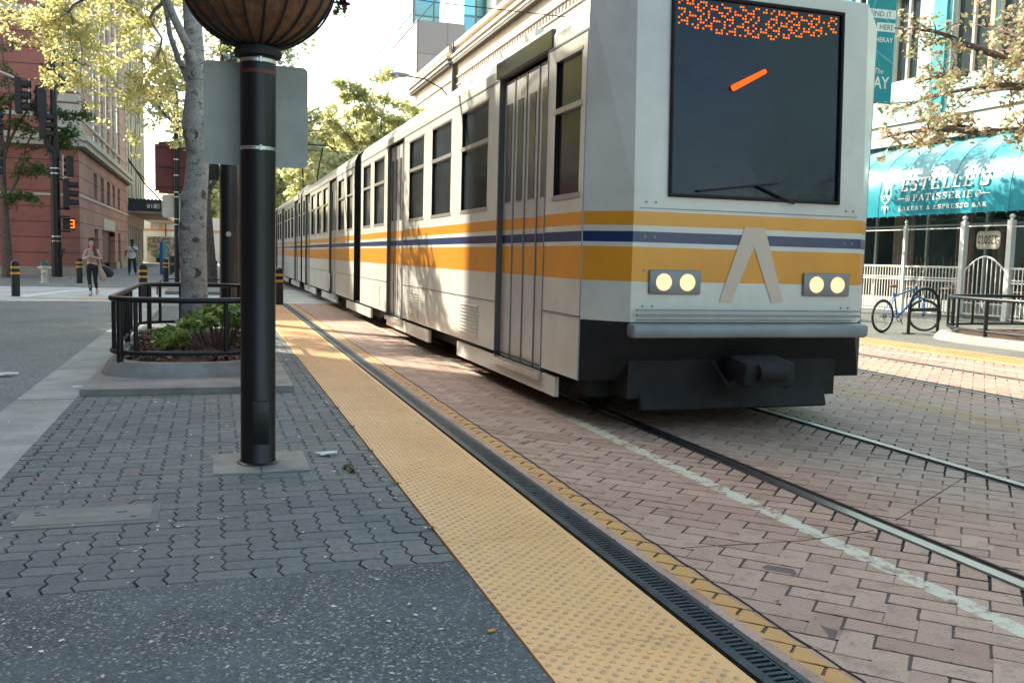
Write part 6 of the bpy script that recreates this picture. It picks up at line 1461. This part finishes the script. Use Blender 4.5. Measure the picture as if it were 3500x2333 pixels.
for nm,p,q in (('shoe',(-.035,-.0,.045),(-.05,-.17,.035)),('shoe',(.095,.23,.12),(.10,.10,.05))):
    m=MB(); a=Vector(p)+Vector(WO); b=Vector(q)+Vector(WO); m.tube([a+(a-b)*.25,a,(a+b)/2,b,b+(b-a)*.25],[.03,.048,.046,.043,.02],10); m.build(nm,M['shoe'],wm,True)
# long auburn hair
T={'a':(0,-.005,1.62,.05),'b':(0,.01,1.57,.096),'c':(.01,.04,1.47,.085),'d':(.06,-.02,1.38,.062),'e':(.10,-.085,1.27,.05),'f':(.115,-.11,1.15,.035),'g':(-.06,.05,1.38,.045),'h':(-.075,.05,1.27,.03)}
skin('hair',T,[['a','b','c','d','e','f'],['c','g','h']],WO,M['hairb'],wm,'b')
face(WO,(0,-.05,1.505),-1,M['skinL'],wm,.35)
ph=thing('phone','pale green phone held in both hands by the walking woman','phone',(WO[0],WO[1]-.33,1.2)); m=MB(); m.cbox((WO[0]+.005,WO[1]-.325,1.205),(.14,.02,.075),0,R(35),.006); m.build('case',M['phone'],ph)
bg=thing('shoulder_bag','long tan bag swinging at the walking woman\'s hip','bag',(WO[0]+.28,WO[1]-.05,.6)); bx,by=WO[0]+.25,WO[1]-.03
m=MB(); m.tube([(bx-.06,by,.88),(bx-.02,by,.74),(bx+.03,by,.60),(bx+.06,by,.47),(bx+.07,by,.42)],[.035,.07,.095,.10,.05],14); m.build('pouch',M['bagt'],bg,True)
m=MB(); m.tube([(WO[0]-.12,WO[1]-.06,1.35),(WO[0]-.02,WO[1]-.13,1.18),(WO[0]+.12,WO[1]-.12,.98),(bx-.06,by-.03,.87)],.013,6); m.build('strap',M['bagt'],bg,True)
bg=thing('duffel_bag','black shoulder bag hanging behind the walking woman\'s elbow','bag',(WO[0]+.4,WO[1]+.1,.7)); bx,by=WO[0]+.38,WO[1]+.12
m=MB(); m.tube([(bx-.13,by,.84),(bx-.07,by,.79),(bx+.03,by,.70),(bx+.11,by,.60),(bx+.14,by,.55)],[.05,.11,.135,.12,.05],14); m.build('pouch',M['bagk'],bg,True)
m=MB(); m.tube([(WO[0]+.14,WO[1]+.02,1.36),(WO[0]+.22,WO[1]+.12,1.15),(WO[0]+.27,by,.88)],.016,6); m.build('strap',M['bagk'],bg,True)
MO=(-3.76,48.4,0)
mn=thing('person','man in a white T-shirt and dark trousers standing with one hand raised to his chin','person',MO)
J={'pel':(0,0,.93,(.12,.095)),'wst':(0,0,1.07,(.115,.09)),'chs':(0,0,1.24,(.14,.095)),'nk0':(0,0,1.38,(.08,.06)),'nk':(0,-.01,1.435,.05),'h0':(.01,-.03,1.48,(.06,.065)),'h1':(.015,-.03,1.535,(.07,.085)),'h2':(.015,-.025,1.60,(.072,.088)),'h3':(.01,-.02,1.65,(.045,.055)),
 'rs':(-.17,0,1.37,.055),'re':(-.27,.02,1.11,.042),'Rw':(-.31,-.06,.93,.026),'ls':(.17,0,1.37,.055),'le':(.22,-.10,1.12,.042),'Lw':(.07,-.20,1.29,.026),
 'rh':(-.10,0,.86,.09),'rk':(-.12,-.03,.49,.06),'ra':(-.13,0,.09,.038),'rt':(-.15,-.16,.035,.032),'lh':(.10,0,.86,.09),'lk':(.13,-.06,.50,.06),'la':(.15,.03,.09,.038),'lt':(.17,-.13,.035,.032)}
C=[['pel','wst','chs','nk0','nk','h0','h1','h2','h3'],['nk0','rs','re','Rw'],['nk0','ls','le','Lw'],['pel','rh','rk','ra','rt'],['pel','lh','lk','la','lt']]
hand(J,C,'R',J['Rw'][:3],(-.1,-.3,-1),(-1,0,0),(0,-1,0),.6); hand(J,C,'L',J['Lw'][:3],(-.25,.25,1),(.2,-1,0),(-1,0,.2),.5)
skin('body',J,C,MO,M['skinD'],mn,'pel')
T={'a':(0,0,.80,(.20,.13)),'b':(0,0,.98,(.178,.13)),'c':(0,0,1.22,(.175,.12)),'d':(0,0,1.35,(.13,.10)),'e':(-.165,0,1.365,.075),'e2':(-.235,.01,1.20,.078),'f':(.165,0,1.365,.075),'f2':(.215,-.06,1.21,.078)}
skin('t_shirt',T,[['a','b','c','d','e','e2'],['d','f','f2']],MO,M['tee'],mn,'b')
T={'a':(0,0,.97,(.13,.10)),'b':(0,0,.89,(.15,.11)),'rh':(-.105,0,.80,.105),'rk':(-.12,-.03,.49,.082),'ra':(-.13,0,.12,.066),'lh':(.105,0,.80,.105),'lk':(.13,-.06,.50,.082),'la':(.15,.03,.12,.066)}
skin('trousers',T,[['a','b','rh','rk','ra'],['b','lh','lk','la']],MO,M['jean'],mn,'a')
for p,q in (((-.13,.02,.045),(-.155,-.15,.035)),((.15,.05,.045),(.175,-.12,.035))):
    m=MB(); a=Vector(p)+Vector(MO); b=Vector(q)+Vector(MO); m.tube([a+(a-b)*.25,a,(a+b)/2,b,b+(b-a)*.25],[.035,.052,.052,.048,.025],10); m.build('shoe',M['shoet'],mn,True)
T={'a':(.01,0,1.685,.045),'b':(.01,.01,1.635,.088),'c':(.01,.04,1.56,.06)}
skin('hair',T,[['a','b','c']],MO,M['hairk'],mn,'b')
face(MO,(.015,-.03,1.555),-1,M['skinD'],mn,.1)
m=MB()
for z,w in ((1.20,.16),(1.16,.13),(1.12,.15)): m.cbox((MO[0]-.03,MO[1]-.122,z),(w,.006,.018))
m.build('shirt_print',M['printk'],mn)
bt_=thing('bottle','small bottle held in the standing man\'s lowered hand','bottle',(MO[0]-.33,MO[1]-.1,.85)); m=MB(); m.lathe([(0,-.09),(.032,-.09),(.033,.03),(.013,.07),(.013,.09),(0,.09)],(MO[0]-.335,MO[1]-.115,.84),12); m.build('body',M['phone'],bt_,True)

for o in [wm]+[q for q in bpy.data.objects if q.get('label') and 'walking woman' in q['label'] and q.get('category') in ('phone','bag')]:
    o.scale=(.94,)*3; L_=Vector(o.location); o.location=Vector(WO)+(L_-Vector(WO))*.94
# ------------------------------------------------------------------ light, world, camera
ELEV=36; AZ=Vector((-.605,.796))     # horizontal direction toward the sun
w=bpy.data.worlds.new('World'); S.world=w; w.use_nodes=True; t=w.node_tree; bgd=t.nodes['Background']; tint=t.nodes.new('ShaderNodeMix'); tint.data_type='RGBA'; tint.blend_type='MULTIPLY'; tint.inputs[0].default_value=1; tint.inputs[7].default_value=(1.07,1.02,.84,1)
sky=t.nodes.new('ShaderNodeTexSky'); sky.sky_type='NISHITA'; sky.sun_disc=False; sky.sun_elevation=R(ELEV); sky.sun_rotation=math.atan2(AZ.x,AZ.y); sky.dust_density=2.2; sky.air_density=1.0; sky.ozone_density=1.6
t.links.new(sky.outputs[0],tint.inputs[6]); t.links.new(tint.outputs[2],bgd.inputs[0]); bgd.inputs[1].default_value=.15
ld=bpy.data.lights.new('sun','SUN'); ld.energy=3.6; ld.angle=R(.55); ld.color=(1,.90,.74); lo=bpy.data.objects.new('sun',ld); COL.objects.link(lo)
d=Vector((-AZ.x*math.cos(R(ELEV)),-AZ.y*math.cos(R(ELEV)),-math.sin(R(ELEV)))); lo.rotation_euler=d.to_track_quat('-Z','Y').to_euler(); lo.location=(-20,40,40)
yaw,pitch,roll,f,H=3.15712939e-01,9.09370460e-02,2.51294726e-02,2107.84,1.32003
fw_=Vector((math.sin(yaw)*math.cos(pitch),math.cos(yaw)*math.cos(pitch),-math.sin(pitch))); rt=Vector((math.cos(yaw),-math.sin(yaw),0)); up=rt.cross(fw_)
r_=math.cos(roll)*rt+math.sin(roll)*up; u_=-math.sin(roll)*rt+math.cos(roll)*up
cd=bpy.data.cameras.new('camera'); cd.sensor_width=36; cd.lens=36*f/2352; cd.clip_start=.05; cd.clip_end=3000
co_=bpy.data.objects.new('camera',cd); COL.objects.link(co_); mt=Matrix((r_,u_,-fw_)).transposed().to_4x4(); mt.translation=(0,0,H); co_.matrix_world=mt; S.camera=co_
cd.dof.use_dof=True; cd.dof.focus_distance=6.5; cd.dof.aperture_fstop=16
S.view_settings.view_transform='Standard'; S.view_settings.look='None'; S.view_settings.exposure=1.78; S.view_settings.gamma=1
S.cycles.max_bounces=8; S.cycles.transparent_max_bounces=8

for o in list(bpy.data.objects):
    if o.type=='MESH' and o.parent and o.name.split('.')[0] in SPLIT: split_loose(o)
